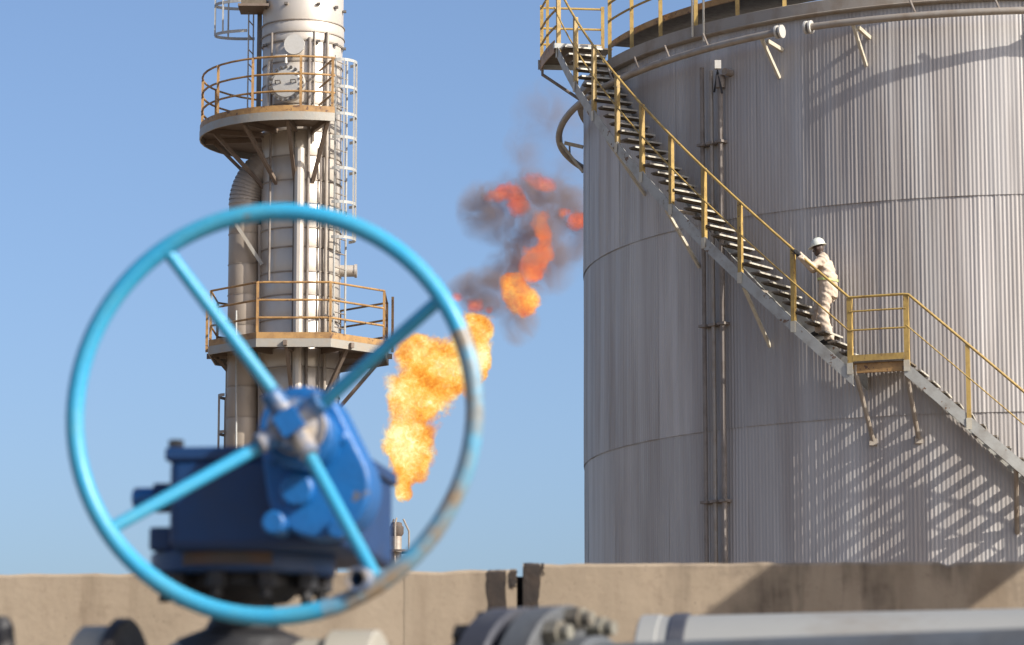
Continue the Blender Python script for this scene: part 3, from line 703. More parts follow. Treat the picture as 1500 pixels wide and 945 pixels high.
caged_ladder('long white caged ladder up the sunny side of the column between its platforms', 62, CR + 0.12, cz(500), cz(92), [cz(q) for q in (100, 139, 178, 212, 257, 306, 357)], 0.30)
caged_ladder('caged ladder at the top of the column hanging over the higher platform', -98, CR + 0.28, cz(172), cz(-60), [cz(q) for q in (48, 4, -40)], 0.75)
caged_ladder('grey caged ladder beside the tall duct below the lower platform', -100, CR + 0.64, cz(800), cz(530), [cz(q) for q in (579, 633, 690, 750)], 0.2, 'pipe')
o = empty('ladder_rest_platform', cp(-98, CR + 0.5, cz(20)), 'small dark rest platform at the top of the column ladder', 'platform')
b = MB(); b.box(cp(-75, CR + 0.2, cz(18)), (0.62, 0.7, 0.05)); b.build('deck', M['platedk'], o)
b = MB(); b.box(cp(-75, CR + 0.2, cz(13)), (0.5, 0.6, 0.14)); b.build('frame', M['tread'], o)
b = MB(); b.bar(cp(-94, CR + 0.09, cz(172)), cp(-94, CR + 0.09, cz(-30)), 0.09, 0.09); b.build('support_post', M['bolt'], o)

# ------------------------------------------------------------------ overhead duct
dx = P(358, 400, CYT).x; zc2 = cz(300) + 1.0
du = empty('overhead_duct', (dx, CYT, 0), 'fat ribbed metal duct that bends into the side of the column', 'duct')
DR = 0.325; er = 1.0
zz = zc2 - er; k = 0; step = 0.62
while zz > 0:
    z0 = max(0, zz - step)
    MB().lathe([(DR - 0.012, z0), (DR, z0 + 0.03), (DR, zz - 0.012), (DR + 0.012, zz - 0.01), (DR + 0.012, zz)], 32, Matrix.Translation((dx, CYT, 0)), caps=False).build('cladding_band', M['duct'], du, 50)
    zz = z0
ns = 22
for i in range(ns):
    a0_, a1_ = math.pi / 2 * i / ns, math.pi / 2 * (i + 1) / ns
    def ep(a): return Vector((dx + er - er * math.cos(a), CYT, zc2 - er + er * math.sin(a)))
    mb = MB(); p0, p1 = ep(a0_), ep(a1_)
    t0 = Vector((math.sin(a0_), 0, math.cos(a0_))); t1 = Vector((math.sin(a1_), 0, math.cos(a1_)))
    def ring(c, t_, r):
        n1 = Vector((0, 1, 0)); n2 = t_.cross(n1).normalized()
        return [c + (n1 * math.cos(2 * math.pi * j / 28) + n2 * math.sin(2 * math.pi * j / 28)) * r for j in range(28)]
    vs_ = ring(p0, t0, DR + 0.012) + ring(p0.lerp(p1, 0.25), t0.lerp(t1, .25), DR + 0.012) + ring(p1, t1, DR - 0.004)
    fs = [(j * 28 + q, j * 28 + (q + 1) % 28, (j + 1) * 28 + (q + 1) % 28, (j + 1) * 28 + q) for j in range(2) for q in range(28)]
    mb.add(vs_, fs).build('elbow_segment', M['duct'], du, 50)
MB().cyl(ep(math.pi / 2), ep(math.pi / 2) + Vector((0.3, 0, 0)), DR, 28).build('duct_end', M['duct'], du)
b = MB(); b.bar(P(340, 320, CYT - 0.45), P(384, 388, CYT - 0.45), 0.07, 0.07); b.build('brace', M['channel'], du)
MB().tube([P(346, 830, CYT - 0.5), P(346, 455, CYT - 0.5)], 0.02, 8).build('conduit', M['white'], du)
MB().tube([P(381, 830, CYT - 0.2), P(381, 330, CYT - 0.2)], 0.05, 8).build('conduit', M['duct'], du)

# ================================================================== FLARE STACK, FLAME, SMOKE
FY = 115.0
fb = P(583, 766, FY)
fs_ = empty('flare_stack', (fb.x, FY, 0), 'slim far-off flare stack under the flame, just behind the blue gearbox', 'flare stack')
MB().cyl((fb.x - 0.06, FY, 0), (fb.x - 0.06, FY, fb.z - 0.5), 0.2, 16).build('pipe', M['pipe'], fs_)
MB().lathe([(0.2, -0.5), (0.27, -0.4), (0.27, -0.15), (0.22, -0.1), (0.2, 0.0), (0.15, 0.02)], 16, Matrix.Translation((fb.x - 0.06, FY, fb.z))).build('tip', M['rust'], fs_)
for k in range(3):
    a = 2.1 * k + 0.3
    MB().tube([(fb.x + 0.42 * math.cos(a), FY + 0.42 * math.sin(a), 0), (fb.x + 0.42 * math.cos(a), FY + 0.42 * math.sin(a), fb.z - 0.3 + 0.12 * k), (fb.x + 0.2 * math.cos(a), FY + 0.2 * math.sin(a), fb.z + 0.15)], 0.035, 6).build('pilot_pipe', M['pipe'], fs_)
MB().lathe([(0.6, fb.z - 1.1), (0.6, fb.z - 1.02), (0.25, fb.z - 1.02)], 16, Matrix.Translation((fb.x, FY, 0)), caps=False).build('ring', M['rust'], fs_)

def vol_field(N, L, blobs, size=None):
    """sum of soft ellipsoids: blobs = (centre, radii)"""
    geo = N.new('ShaderNodeNewGeometry'); nzv = N.new('ShaderNodeTexNoise'); nzv.inputs['Scale'].default_value = 0.9; nzv.inputs['Detail'].default_value = 2
    L.new(geo.outputs['Position'], nzv.inputs['Vector'])
    s0 = N.new('ShaderNodeVectorMath'); s0.operation = 'SUBTRACT'; s0.inputs[1].default_value = (0.5, 0.5, 0.5); L.new(nzv.outputs['Color'], s0.inputs[0])
    s1 = N.new('ShaderNodeVectorMath'); s1.operation = 'MULTIPLY_ADD'; s1.inputs[1].default_value = (0.7, 0.7, 0.7); L.new(s0.outputs[0], s1.inputs[0]); L.new(geo.outputs['Position'], s1.inputs[2])
    acc = None
    for bb in blobs:
        c_, r_ = bb[:2]; wt = bb[2] if len(bb) > 2 else 1.0
        a = N.new('ShaderNodeVectorMath'); a.operation = 'SUBTRACT'; a.inputs[1].default_value = c_; L.new(s1.outputs[0], a.inputs[0])
        d = N.new('ShaderNodeVectorMath'); d.operation = 'DIVIDE'; d.inputs[1].default_value = r_; L.new(a.outputs[0], d.inputs[0])
        l_ = N.new('ShaderNodeVectorMath'); l_.operation = 'LENGTH'; L.new(d.outputs[0], l_.inputs[0])
        m_ = N.new('ShaderNodeMath'); m_.operation = 'SUBTRACT'; m_.use_clamp = True; m_.inputs[0].default_value = 1.0; L.new(l_.outputs['Value'], m_.inputs[1])
        if wt != 1.0:
            k_ = N.new('ShaderNodeMath'); k_.operation = 'MULTIPLY'; k_.inputs[1].default_value = wt; L.new(m_.outputs[0], k_.inputs[0]); m_ = k_
        if acc is None: acc = m_.outputs[0]
        else:
            s = N.new('ShaderNodeMath'); s.operation = 'ADD'; L.new(acc, s.inputs[0]); L.new(m_.outputs[0], s.inputs[1]); acc = s.outputs[0]
    return geo.outputs['Position'], acc
def domain(name, blobs, label, cat=None, group=None, kind=None, voxel=0.22, grow=1.06):
    mb = MB()
    for bb in blobs: mb.ico(bb[0], Vector(bb[1]) * grow, 3)
    o = mb.build(name, None, None)
    md_ = o.modifiers.new('remesh', 'REMESH'); md_.mode = 'VOXEL'; md_.voxel_size = voxel
    dg = bpy.context.evaluated_depsgraph_get(); me = bpy.data.meshes.new_from_object(o.evaluated_get(dg))
    o.modifiers.clear(); o.data = me; me.name = name
    return tag(o, label, cat, group, kind)
def pb(lst, depth=None, jit=0.0):
    out = []
    s = FY / FPX
    for x, y, rx, ry in lst:
        c_ = P(x, y, FY + (rnd.uniform(-jit, jit) if jit else 0))
        out.append((tuple(c_), (rx * s, (depth or min(rx, ry)) * s, ry * s)))
    return out
def fire_mat(name, blobs, stops, thr=0.18, soft=0.22, sigma=4.5, strength=0.9, nscale=1.6, namp=0.8, hot=0.32, base_h=-1.9):
    m = bpy.data.materials.new(name); m.use_nodes = True; t = m.node_tree; N, L = t.nodes, t.links; N.clear()
    out = N.new('ShaderNodeOutputMaterial')
    pos, acc = vol_field(N, L, blobs)
    n1 = N.new('ShaderNodeTexNoise'); n1.inputs['Scale'].default_value = nscale; n1.inputs['Detail'].default_value = 5; n1.inputs['Roughness'].default_value = 0.62; n1.inputs['Distortion'].default_value = 0.7
    L.new(pos, n1.inputs['Vector'])
    a = N.new('ShaderNodeMath'); a.operation = 'MULTIPLY_ADD'; a.inputs[1].default_value = namp; L.new(n1.outputs[0], a.inputs[0])
    L.new(acc, a.inputs[2])
    mask = N.new('ShaderNodeMapRange'); mask.inputs[1].default_value = thr + namp * 0.5; mask.inputs[2].default_value = thr + namp * 0.5 + soft; L.new(a.outputs[0], mask.inputs[0])
    # mottled heat: fine noise plus how deep in the body
    n2 = N.new('ShaderNodeTexNoise'); n2.inputs['Scale'].default_value = nscale * 2.3; n2.inputs['Detail'].default_value = 4; n2.inputs['Roughness'].default_value = 0.7; n2.inputs['Distortion'].default_value = 1.2
    L.new(pos, n2.inputs['Vector'])
    h = N.new('ShaderNodeMath'); h.operation = 'MULTIPLY_ADD'; h.inputs[1].default_value = 2.5; L.new(n2.outputs[0], h.inputs[0])
    n3 = N.new('ShaderNodeTexNoise'); n3.inputs['Scale'].default_value = nscale * 0.42; n3.inputs['Detail'].default_value = 2; L.new(pos, n3.inputs['Vector'])
    h3 = N.new('ShaderNodeMath'); h3.operation = 'MULTIPLY_ADD'; h3.inputs[1].default_value = 1.7; h3.inputs[2].default_value = base_h; L.new(n3.outputs[0], h3.inputs[0])
    h2 = N.new('ShaderNodeMath'); h2.operation = 'MULTIPLY_ADD'; h2.inputs[1].default_value = hot; L.new(h3.outputs[0], h2.inputs[2]); L.new(acc, h2.inputs[0]); L.new(h2.outputs[0], h.inputs[2])
    cr = N.new('ShaderNodeValToRGB'); L.new(h.outputs[0], cr.inputs[0])
    el = cr.color_ramp.elements
    el[0].position = stops[0][0]; el[0].color = (*stops[0][1], 1); el[1].position = stops[-1][0]; el[1].color = (*stops[-1][1], 1)
    for ps, c_ in stops[1:-1]:
        e_ = el.new(ps); e_.color = (*c_, 1)
    sg = N.new('ShaderNodeMath'); sg.operation = 'MULTIPLY'; sg.inputs[1].default_value = sigma; L.new(mask.outputs[0], sg.inputs[0])
    es = N.new('ShaderNodeMath'); es.operation = 'MULTIPLY'; es.inputs[1].default_value = strength; L.new(sg.outputs[0], es.inputs[0])
    ab = N.new('ShaderNodeVolumeAbsorption'); ab.inputs[0].default_value = (0, 0, 0, 1); L.new(sg.outputs[0], ab.inputs[1])
    em = N.new('ShaderNodeEmission'); L.new(cr.outputs[0], em.inputs[0]); L.new(es.outputs[0], em.inputs[1])
    ad = N.new('ShaderNodeAddShader'); L.new(ab.outputs[0], ad.inputs[0]); L.new(em.outputs[0], ad.inputs[1])
    L.new(ad.outputs[0], out.inputs['Volume'])
    return m
YEL = [(0.0, (0.58, 0.13, 0.015)), (0.2, (0.80, 0.27, 0.025)), (0.42, (0.9, 0.46, 0.06)), (0.65, (1.0, 0.72, 0.2)), (0.88, (1.15, 1.05, 0.6))]
RED = [(0.0, (0.30, 0.07, 0.04)), (0.3, (0.62, 0.10, 0.05)), (0.6, (0.95, 0.18, 0.06)), (0.95, (1.1, 0.36, 0.10))]
ORA = [(0.0, (0.7, 0.11, 0.03)), (0.3, (1.0, 0.26, 0.04)), (0.55, (1.1, 0.50, 0.07)), (0.9, (1.25, 0.85, 0.2))]
main = pb([(590, 716, 14, 24), (592, 702, 21, 34), (592, 676, 33, 44), (581, 648, 30, 44), (604, 655, 42, 48), (612, 600, 52, 52), (592, 575, 38, 46), (630, 565, 52, 50), (660, 548, 52, 50), (620, 528, 48, 40), (604, 512, 34, 34), (650, 520, 54, 40), (690, 530, 34, 46), (698, 500, 34, 46), (706, 478, 26, 28), (688, 478, 26, 24), (616, 684, 20, 34), (708, 540, 16, 34)], depth=38, jit=0.5)
fl = domain('flame', main, 'large yellow gas flame burning above the flare stack, seen through the valve wheel', 'flame')
fl.data.materials.append(fire_mat('yellow_fire', main, YEL, thr=0.26, soft=0.3, sigma=3.4, nscale=2.0, namp=1.4, base_h=-1.86))
def puff(lst, stops, label, **kw):
    bl = pb(lst, jit=0.2)
    o = domain('flame_puff', bl, label, 'flame', 'torn-off flames in the smoke', voxel=0.14)
    o.data.materials.append(fire_mat('fire_puff', bl, stops, **kw))
puff([(760, 432, 34, 36), (770, 445, 28, 28), (748, 422, 26, 24), (757, 415, 20, 20)], ORA, 'yellow-orange burst of flame torn off above the main flame', thr=0.24, soft=0.3, sigma=4, nscale=2.8, namp=1.1)
puff([(784, 384, 26, 32), (779, 399, 20, 18), (794, 372, 18, 26), (792, 334, 20, 34), (799, 354, 16, 28), (806, 372, 12, 16)], [(0.0, (0.7, 0.10, 0.03)), (0.35, (1.0, 0.20, 0.05)), (0.9, (1.15, 0.42, 0.08))], 'tall thin orange flame rising inside the smoke', thr=0.2, soft=0.35, sigma=3.4, nscale=3.0, namp=1.25, strength=0.9)
puff([(728, 289, 24, 16), (745, 276, 24, 17), (763, 302, 20, 22), (753, 290, 22, 18)], RED, 'dull red flame at the outer edge of the smoke cloud', thr=0.2, soft=0.4, sigma=2.8, nscale=3.4, namp=1.1, strength=0.9)
puff([(786, 266, 27, 16), (800, 271, 18, 15)], RED, 'topmost dull red flame in the smoke', thr=0.2, soft=0.4, sigma=2.8, nscale=3.4, namp=1.1, strength=0.9)
puff([(846, 322, 20, 18), (825, 314, 16, 10), (858, 322, 18, 18)], RED, 'red flame showing right against the edge of the tank', thr=0.2, soft=0.4, sigma=2.8, nscale=3.4, namp=1.0)
puff([(694, 446, 16, 16), (668, 436, 16, 12), (716, 452, 12, 10)], RED, 'two-part wisp of red fire just above the main flame', thr=0.2, soft=0.4, sigma=2.6, nscale=3.4, namp=0.9)

sm = pb([(725, 318, 62, 52), (705, 300, 42, 44), (752, 288, 60, 42), (790, 280, 56, 40), (825, 300, 56, 44), (850, 330, 50, 70), (740, 398, 46, 34), (715, 410, 50, 26), (690, 424, 44, 26), (700, 445, 36, 24), (735, 440, 40, 30), (778, 355, 52, 50), (765, 400, 50, 60), (810, 380, 46, 60), (760, 470, 36, 44), (790, 325, 48, 42)], depth=46, jit=0.5)
sm += [(c_, r_, 0.4) for c_, r_ in pb([(800, 165, 60, 60), (840, 215, 50, 80), (770, 225, 40, 50)], depth=46)]
smo = domain('smoke', sm, 'thin grey-brown smoke drifting from the flame towards the tank', None, None, 'stuff', voxel=0.3, grow=1.0)
m = bpy.data.materials.new('thin_smoke'); m.use_nodes = True; t = m.node_tree; N, L = t.nodes, t.links; N.clear()
out = N.new('ShaderNodeOutputMaterial'); pos, acc = vol_field(N, L, sm)
n1 = N.new('ShaderNodeTexNoise'); n1.inputs['Scale'].default_value = 0.95; n1.inputs['Detail'].default_value = 6; n1.inputs['Roughness'].default_value = 0.62; n1.inputs['Distortion'].default_value = 0.9
L.new(pos, n1.inputs['Vector'])
q1 = N.new('ShaderNodeMapRange'); q1.inputs[1].default_value = 0.42; q1.inputs[2].default_value = 0.72; q1.inputs[3].default_value = 0.16; q1.inputs[4].default_value = 2.2; L.new(n1.outputs[0], q1.inputs[0])
mu = N.new('ShaderNodeMath'); mu.operation = 'MULTIPLY'; L.new(acc, mu.inputs[0]); L.new(q1.outputs[0], mu.inputs[1])
mu2 = N.new('ShaderNodeMath'); mu2.operation = 'MULTIPLY'; mu2.inputs[1].default_value = 2.5; L.new(mu.outputs[0], mu2.inputs[0])
pv = N.new('ShaderNodeVolumePrincipled'); pv.inputs['Color'].default_value = (0.20, 0.175, 0.17, 1); pv.inputs['Absorption Color'].default_value = (0.28, 0.24, 0.24, 1)
L.new(mu2.outputs[0], pv.inputs['Density']); L.new(pv.outputs[0], out.inputs['Volume'])
smo.data.materials.append(m)

# ================================================================== CONCRETE WALL
WY = 12.0; WSL = -0.055       # wall line y = WY + WSL * x (a little nearer on the right)
def wpt(px, py, dy=0.0):
    d = ray(px, py); tt = (WY + dy) / (d.y - WSL * d.x); return Vector((0, 0, EYE)) + d * tt
wall = empty('concrete_wall', (0, WY, 0), 'long stained tan concrete wall running in front of the tank and column', 'wall'); wall['kind'] = 'thing'
def edge_noise(x, seed): return mnoise.noise(Vector((x * 9 + seed, 0, 0))) * 0.005 + mnoise.noise(Vector((x * 31, seed, 0))) * 0.003
def wall_panel(x0, x1, ztop0, ztop1, seed, th=0.3):
    rr2 = random.Random(seed); n = max(4, int((x1 - x0) / 0.035)); n = min(n, 160)
    mb = MB(); vs_ = []
    for i in range(n + 1):
        x = x0 + (x1 - x0) * i / n; y = WY + WSL * x
        ch = edge_noise(x, seed)
        if rr2.random() < 0.05 and not -0.25 < x < 0.35: ch -= rr2.uniform(0.004, 0.016)
        zt = ztop0 + (ztop1 - ztop0) * i / n + ch
        vs_ += [(x, y, -0.1), (x, y + rr2.uniform(-0.002, 0.002), zt - 0.012), (x, y + 0.012, zt), (x, y + th, zt), (x, y + th, -0.1)]
    fs = []
    for i in range(n):
        b, d = i * 5, i * 5 + 5
        for k in range(4): fs.append((b + k, d + k, d + k + 1, b + k + 1))
    fs += [tuple(range(5)), tuple(reversed(range(n * 5, n * 5 + 5)))]
    mb.add(vs_, fs).build('wall_panel', M['concrete'], wall, 30)
xa, xb, xc_, xd = wpt(715, 836).x, wpt(757, 832).x, wpt(766, 832).x, wpt(592, 840).x
zl = wpt(0, 843).z; zr = wpt(715, 837).z
wall_panel(-14, xd - 0.001, zl - 0.01 + (zl - zr) * 0, zr, 1)
wall_panel(xd + 0.001, xb, zr, zr + 0.008, 2)
wall_panel(xc_, 2.6, wpt(790, 826).z, wpt(1500, 822).z, 3)
wall_panel(2.606, 16, wpt(1500, 822).z, wpt(1500, 822).z - 0.02, 4)
# filler behind the open joint so no daylight shows, and bitumen smeared down both edges
MB().box(((xb + xc_) / 2, WY + WSL * xb + 0.25, (zr - 0.004) / 2), (0.2, 0.08, zr - 0.004)).build('joint_filler', M['bitumen'], wall)
def smear(x0, x1, ztop, z0, seed, pseed):
    mb = MB(); n = 60; nx = 7; vs_ = []
    rows = [(0.3, 0.004), (0.02, 0.004), (-0.005, -0.008)]           # over the top edge, then down the face
    for i in range(n + 1): rows.append((-0.006, -0.012 - (ztop - z0) * i / n))
    for dy, dz in rows:
        wob = lambda s: 0.007 * mnoise.noise(Vector((dz * 9, s, seed))) + 0.009 * mnoise.noise(Vector((dz * 60, s, seed)))
        a, b_ = x0 + wob(1), x1 + wob(5)
        for k in range(nx):
            x = a + (b_ - a) * k / (nx - 1); e = edge_noise(x, pseed) if dz > -0.02 else 0
            y = WY + WSL * x + dy + (0.0015 * mnoise.noise(Vector((x * 60, dz * 60, seed))) if dy < 0 else 0)
            vs_.append((x, y, ztop + dz + e))
    fs = [(i * nx + k, i * nx + k + 1, (i + 1) * nx + k + 1, (i + 1) * nx + k) for i in range(len(rows) - 1) for k in range(nx - 1)]
    mb.add(vs_, fs).build('bitumen_smear', M['bitumen'], wall)
s_ = lambda px: wpt(px, 850).x
smear(s_(716), s_(741), zr + 0.006, 1.2, 3, 2)
smear(s_(768), s_(790), wpt(790, 826).z, 1.0, 9, 3)
smear(s_(747), s_(756), zr + 0.006, zr - 0.05, 5, 2)
smear(s_(793), s_(797), wpt(790, 826).z, wpt(790, 826).z - 0.035, 6, 3)

# ================================================================== VALVE IN FRONT
VY = 5.3
WC = P(400, 604, VY)
yaw = R_(8)
va, vb_, vz = Vector((math.cos(yaw), -math.sin(yaw), 0)), Vector((math.sin(yaw), math.cos(yaw), 0)), Vector((0, 0, 1))   # right, away from camera, up
VM = Matrix.Translation(WC) @ Matrix(((va.x, vb_.x, 0, 0), (va.y, vb_.y, 0, 0), (0, 0, 1, 0), (0, 0, 0, 1)))
def vl(px, py, b):           # pixel -> local (a, b, h) on the plane at depth b behind the wheel
    d = ray(px, py); tt = ((WC + vb_ * b) - Vector((0, 0, EYE))).dot(vb_) / d.dot(vb_)
    q = Vector((0, 0, EYE)) + d * tt - WC
    return Vector((q.dot(va), b, q.z))
def W(v): return VM @ Vector(v)
valve = empty('handwheel_valve', (WC.x + 0.0, WC.y + 0.5, 0.0), 'big blue gear-operated valve with a cyan four-spoke handwheel in front of the flame', 'valve')
# handwheel
RW, rt = 0.3475, 0.0155
hb_ = 0.122
nseg = 96
def rimpt(k): a = 2 * math.pi * k / nseg; return W((RW * math.cos(a), 0, RW * math.sin(a)))
k0, k1 = -20, 6
wheel = MB().tube([rimpt(k) for k in range(k1, nseg + k0 + 1)], rt, 16).build('handwheel', M['cyan'], valve, label='cyan handwheel with four spokes')
MB().tube([rimpt(k) for k in range(k0, k1 + 1)], rt * 1.03, 16).build('rubbed_rim', M['cyanworn'], wheel, label='rubbed stretch of the wheel rim with brown undercoat')
hc = vl(430, 622, hb_)
for px, py, hx, hy in ((243, 366, 414, 592), (637, 443, 458, 604), (163, 773, 384, 652), (549, 845, 446, 655)):
    e0 = vl(px, py, 0.0); e0 = e0.normalized() * RW
    e1 = vl(hx, hy, hb_ - 0.01)
    MB().tube([W(e0), W(e0.lerp(e1, 0.12)), W(e1)], [0.0115, 0.0115, 0.0122], 12).build('spoke', M['cyan'], wheel)
HM = Matrix.Translation(W(hc)) @ (-vb_).to_track_quat('Z', 'Y').to_matrix().to_4x4()
hubo = MB().lathe([(0.047, -0.055), (0.05, -0.05), (0.05, -0.01), (0.044, 0.018), (0.038, 0.022)], 28, HM).build('hub', M['hub'], wheel)
for px, py in ((243, 366), (637, 443), (163, 773), (549, 845)):
    d_ = (vl(px, py, 0.0) - hc); d_.normalize()
    MB().cyl(W(hc + d_ * 0.02 + Vector((0, -0.0, 0))), W(hc + d_ * 0.072), 0.021, 14, 0.019, 0.003).build('spoke_socket', M['hub'], wheel)
sq = MB(); sq.box((0, 0, 0), (0.042, 0.042, 0.05), HM.to_3x3() @ Matrix.Rotation(R_(32), 3, 'Z')); sq.v = [v + W(hc + Vector((0, -0.022, 0))) for v in sq.v]; sq.build('shaft_end', M['blue'], wheel)
# stub socket on the rim beside the lower right spoke
sp = vl(533, 850, 0.0)
MB().lathe([(0.0145, -0.03), (0.021, -0.03), (0.021, 0.03), (0.0145, 0.03), (0.0145, -0.02), (0.001, -0.02)], 20, Matrix.Translation(W(sp)) @ (-vb_ - va * 0.25).to_track_quat('Z', 'Y').to_matrix().to_4x4(), caps=False).build('grip_socket', M['hub'], wheel)
# gear cover: two joined discs
bp0 = 0.25
c1 = vl(440, 628, bp0); c2 = vl(466, 712, bp0); r1, r2 = 0.077, 0.094
pts = []
for k in range(72):
    a = 2 * math.pi * k / 72; d = Vector((math.cos(a), math.sin(a)))
    best = max((c1.x * d.x + c1.z * d.y + r1), (c2.x * d.x + c2.z * d.y + r2))
    if c1.x * d.x + c1.z * d.y + r1 >= c2.x * d.x + c2.z * d.y + r2: pts.append((c1.x + r1 * d.x, c1.z + r1 * d.y))
    else: pts.append((c2.x + r2 * d.x, c2.z + r2 * d.y))
PM = VM @ Matrix(((1, 0, 0, 0), (0, 0, 1, bp0), (0, 1, 0, 0), (0, 0, 0, 1)))
cov = MB().prism(pts, PM, 0.12).build('gear_cover', M['blue'], valve, 40)
bv = cov.modifiers.new('bevel', 'BEVEL'); bv.width = 0.008; bv.segments = 3; bv.limit_method = 'ANGLE'
def vcyl(px, py, b0, b1, r, name, mt, parent, n=24, bev=0.004):
    q = vl(px, py, b0)
    return MB().cyl(W((q.x, b0, q.z)), W((q.x, b1, q.z)), r, n, None, bev).build(name, M[mt], parent)
vcyl(436, 636, 0.160, 0.26, 0.06, 'shaft_boss', 'blue', cov)
vcyl(433, 716, 0.225, 0.26, 0.030, 'pin_boss', 'blue', cov)
vcyl(399, 765, 0.215, 0.30, 0.021, 'bolt', 'blue', cov)
vcyl(492, 775, 0.235, 0.30, 0.017, 'bolt', 'blue', cov)
vcyl(497, 640, 0.238, 0.30, 0.013, 'bolt', 'blue', cov)
vcyl(398, 668, 0.238, 0.30, 0.013, 'bolt', 'blue', cov)
# worm housing box
def vbox(px0, py0, px1, py1, b0, b1, name, mt, parent, bev=0.01):
    q0, q1 = vl(px0, py0, b0), vl(px1, py1, b0)
    c_ = Vector(((q0.x + q1.x) / 2, (b0 + b1) / 2, (q0.z + q1.z) / 2))
    mb = MB(); mb.box((0, 0, 0), (abs(q1.x - q0.x), b1 - b0, abs(q1.z - q0.z)), VM.to_3x3()); mb.v = [v + W(c_) for v in mb.v]
    o = mb.build(name, M[mt], parent, 40)
    if bev:
        b_ = o.modifiers.new('bevel', 'BEVEL'); b_.width = bev; b_.segments = 3
    return o
hous = vbox(247, 668, 508, 803, 0.33, 0.80, 'gear_housing', 'navy', valve, 0.018)
vbox(241, 655, 514, 671, 0.325, 0.805, 'housing_lid', 'navy', hous, 0.006)
for px, b in ((258, 0.35), (258, 0.68), (380, 0.35), (500, 0.68), (380, 0.68)):
    q = vl(px, 656, b); MB().cyl(W((q.x, b, q.z)), W((q.x, b, q.z + 0.014)), 0.014, 6).build('bolt', M['black'], hous)
q = vl(222, 730, 0.45); MB().cyl(W((vl(196, 730, .45).x, 0.45, q.z)), W((vl(250, 730, .45).x, 0.45, q.z)), 0.02, 20, None, 0.004).build('stop_screw', M['blue'], hous)
MB().cyl(W((vl(228, 730, .45).x, 0.45, q.z)), W((vl(250, 730, .45).x, 0.45, q.z)), 0.03, 6).build('lock_nut', M['navy'], hous)
vbox(218, 772, 250, 806, 0.40, 0.62, 'side_lug', 'navy', hous, 0.006)
# mounting flange, rusty rim, bolts, bonnet neck
fc = vl(357, 815, 0.53); rf = 0.172
def vlathe(prof, name, mt, parent, n=40): return MB().lathe(prof, n, Matrix.Translation(W((fc.x, fc.y, 0))), ).build(name, M[mt], parent)
zt = vl(357, 803, 0.36).z; zm = vl(357, 836, 0.36).z
mf = vlathe([(rf - 0.01, zt + 0.006), (rf, zt), (rf, zm + 0.006), (rf - 0.008, zm)], 'mounting_flange', 'navy', valve)
MB().lathe([(rf + 0.003, zt - 0.004), (rf + 0.004, zm + 0.012)], 16, Matrix.Translation(W((fc.x, fc.y, 0))), a0=R_(236), a1=R_(292)).build('rusty_band', M['rust'], mf)
for k in range(10):
    a = 2 * math.pi * k / 10 + 0.2; c_ = Vector((fc.x + 0.145 * math.cos(a), fc.y + 0.145 * math.sin(a), 0))
    MB().cyl(W(c_ + Vector((0, 0, zm - 0.026))), W(c_ + Vector((0, 0, zm + 0.002))), 0.021, 6).cyl(W(c_ + Vector((0, 0, zm - 0.045))), W(c_ + Vector((0, 0, zm - 0.025))), 0.011, 8).build('stud', M['black'], mf)
z2 = vl(375, 880, 0.45).z; z3 = vl(375, 925, 0.45).z
vlathe([(0.12, zm - 0.001), (0.12, zm - 0.02), (0.10, zm - 0.03), (0.085, zm - 0.045), (0.058, z2 + 0.005), (0.056, z2 - 0.02), (0.07, z3 + 0.01), (0.12, z3 - 0.01), (0.15, z3 - 0.06)], 'bonnet_neck', 'black', valve)
# valve body and its flanged pipe lying along the wall
pz = z3 - 0.16
body = MB(); body.ico(W((fc.x - 0.02, fc.y, pz)), (0.19, 0.17, 0.175), 4).build('valve_body', M['palepipe'], valve)
def haxis(a0, a1, r, name, mt, parent, n=40, bev=0.004, db=0.0):
    return MB().cyl(W((a0, fc.y + db, pz)), W((a1, fc.y + db, pz)), r, n, None, bev).build(name, M[mt], parent)
ga = fc.x
haxis(ga - 0.30, ga - 0.24, 0.178, 'body_flange', 'palepipe', valve)
haxis(ga - 0.237, ga - 0.212, 0.192, 'body_flange', 'black', valve)
haxis(ga + 0.03, ga + 0.17, 0.150, 'body_collar', 'palepipe', valve)
haxis(ga + 0.17, ga + 0.26, 0.166, 'body_flange', 'palepipe', valve)
haxis(ga - 2.2, ga - 0.30, 0.135, 'pipe', 'palepipe', valve)
haxis(ga + 0.26, ga + 0.9, 0.12, 'pipe', 'palepipe', valve)
vlathe([(0.16, pz - 0.1), (0.16, pz - 0.2), (0.22, pz - 0.22), (0.22, -WC.z + 0.0)], 'pedestal', 'concrete', valve)

# ------------------------------------------------------------------ flanged pipe in the middle
fy = 6.0
ft = P(785, 889, fy); fr = 0.185
fdir = Vector((math.cos(R_(-33)), math.sin(R_(-33)), 0))
fcen = Vector((ft.x, fy, ft.z - fr))
fp = empty('flanged_pipe', (fcen.x, fcen.y, 0), 'pair of bolted grey pipe flanges at the bottom edge, under the blackened wall joint', 'pipe')
def fcyl(a, b, r, nm, mt, n=48, bev=0.006): return MB().cyl(fcen + fdir * a, fcen + fdir * b, r, n, None, bev).build(nm, M[mt], fp)
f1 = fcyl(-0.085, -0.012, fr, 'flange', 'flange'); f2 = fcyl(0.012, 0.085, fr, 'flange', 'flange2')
fcyl(-0.012, 0.012, fr - 0.03, 'gasket', 'black')
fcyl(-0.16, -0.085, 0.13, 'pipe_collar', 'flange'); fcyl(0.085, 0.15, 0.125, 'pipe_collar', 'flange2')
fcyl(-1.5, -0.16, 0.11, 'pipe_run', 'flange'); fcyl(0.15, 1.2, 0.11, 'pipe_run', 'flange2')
fn = Vector((-fdir.y, fdir.x, 0))
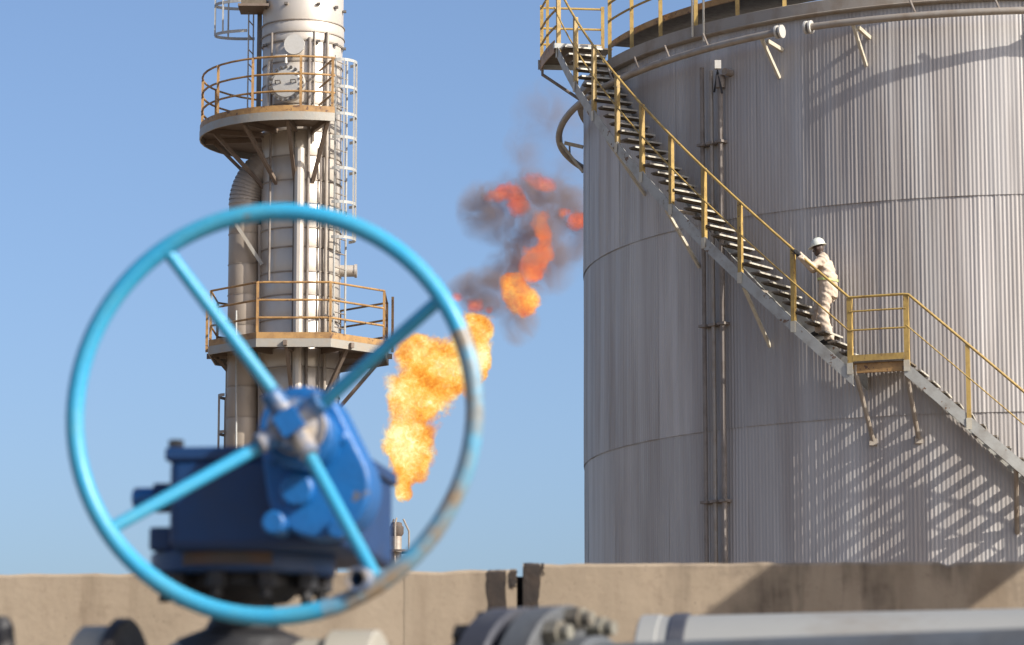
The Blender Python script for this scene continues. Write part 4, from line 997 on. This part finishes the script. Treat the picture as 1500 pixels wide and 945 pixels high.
for k in range(12):
    a = 2 * math.pi * k / 12 + 0.1; o_ = fcen + fn * 0.158 * math.cos(a) + Vector((0, 0, 0.158 * math.sin(a)))
    for s0, s1 in ((0.086, 0.115), (-0.115, -0.086)):
        MB().cyl(o_ + fdir * s0, o_ + fdir * s1, 0.024, 6).build('nut', M['nut'] if s0 > 0 else M['black'], fp)
    MB().cyl(o_ + fdir * 0.115, o_ + fdir * 0.135, 0.014, 10).build('stud', M['nut'], fp)
for s in (-1.0, 0.8):
    MB().box((*(fcen + fdir * s).xy, (fcen.z - 0.1) / 2), (0.3, 0.3, fcen.z - 0.1)).build('support_block', M['concrete'], fp)

# ------------------------------------------------------------------ white pipe at right, dark cap at far left
ry = 7.4
r0 = P(960, 899, ry); r1_ = P(1500, 893, ry); rr3 = 0.36
wp = empty('white_pipe', (r1_.x, ry, 0), 'fat white pipe lying in front of the wall in the bottom corner', 'pipe')
a = Vector((r0.x, ry + 0.10, r0.z - rr3)); b_ = Vector((r1_.x, ry - 0.03, r1_.z - rr3)); dd = (b_ - a).normalized()
MB().cyl(a + dd * 0.029, a + dd * 6, rr3, 64).build('pipe_run', M['whitepipe'], wp)
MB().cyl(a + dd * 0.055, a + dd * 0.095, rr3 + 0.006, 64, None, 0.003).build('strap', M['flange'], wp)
MB().cyl(a - dd * 0.02, a + dd * 0.03, rr3 + 0.004, 64, None, 0.004).build('end_plate', M['whitepipe'], wp)
for s in (1.2, 4.0): MB().box((*(a + dd * s).xy, (a.z - rr3 + 0.06) / 2), (0.4, 0.6, a.z - rr3 + 0.06)).build('support_block', M['concrete'], wp)
lc = P(2, 903, 5.6)
sv = empty('bleed_valve', (lc.x, 5.6, 0), 'black round-topped valve at the bottom edge, half cut off by the frame', 'valve')
MB().lathe([(0.03, 0.0), (0.03, lc.z - 0.16), (0.026, lc.z - 0.15), (0.026, lc.z - 0.05), (0.022, lc.z - 0.015), (0.012, lc.z), (0.001, lc.z)], 20, Matrix.Translation((lc.x, 5.6, 0)), caps=False).build('stem', M['black'], sv)
MB().cyl((lc.x - 0.06, 5.6, lc.z - 0.12), (lc.x + 0.06, 5.6, lc.z - 0.12), 0.02, 12).build('handle', M['black'], sv)

# ------------------------------------------------------------------ unseen pipe added out of frame to cast the shadow band on the wall
op = empty('shade_casting_pipe', (3.56, 9.5, 0), 'unseen thick pipe added beyond the picture edge to shade the concrete wall', 'pipe')
W0 = Vector((1.28, WY - 0.05, 2.16)); q = W0 + SUNV * 3.1
MB().tube([(q.x, 6.2, 0), (q.x, 6.2, q.z - 0.35), (q.x, 6.3, q.z - 0.1), (q.x, 6.55, q.z), (q.x, 17.4, q.z), (q.x, 17.7, q.z - 0.12), (q.x, 17.8, q.z - 0.4), (q.x, 17.8, 0)], 0.29, 32).build('pipe_run', M['palepipe'], op)
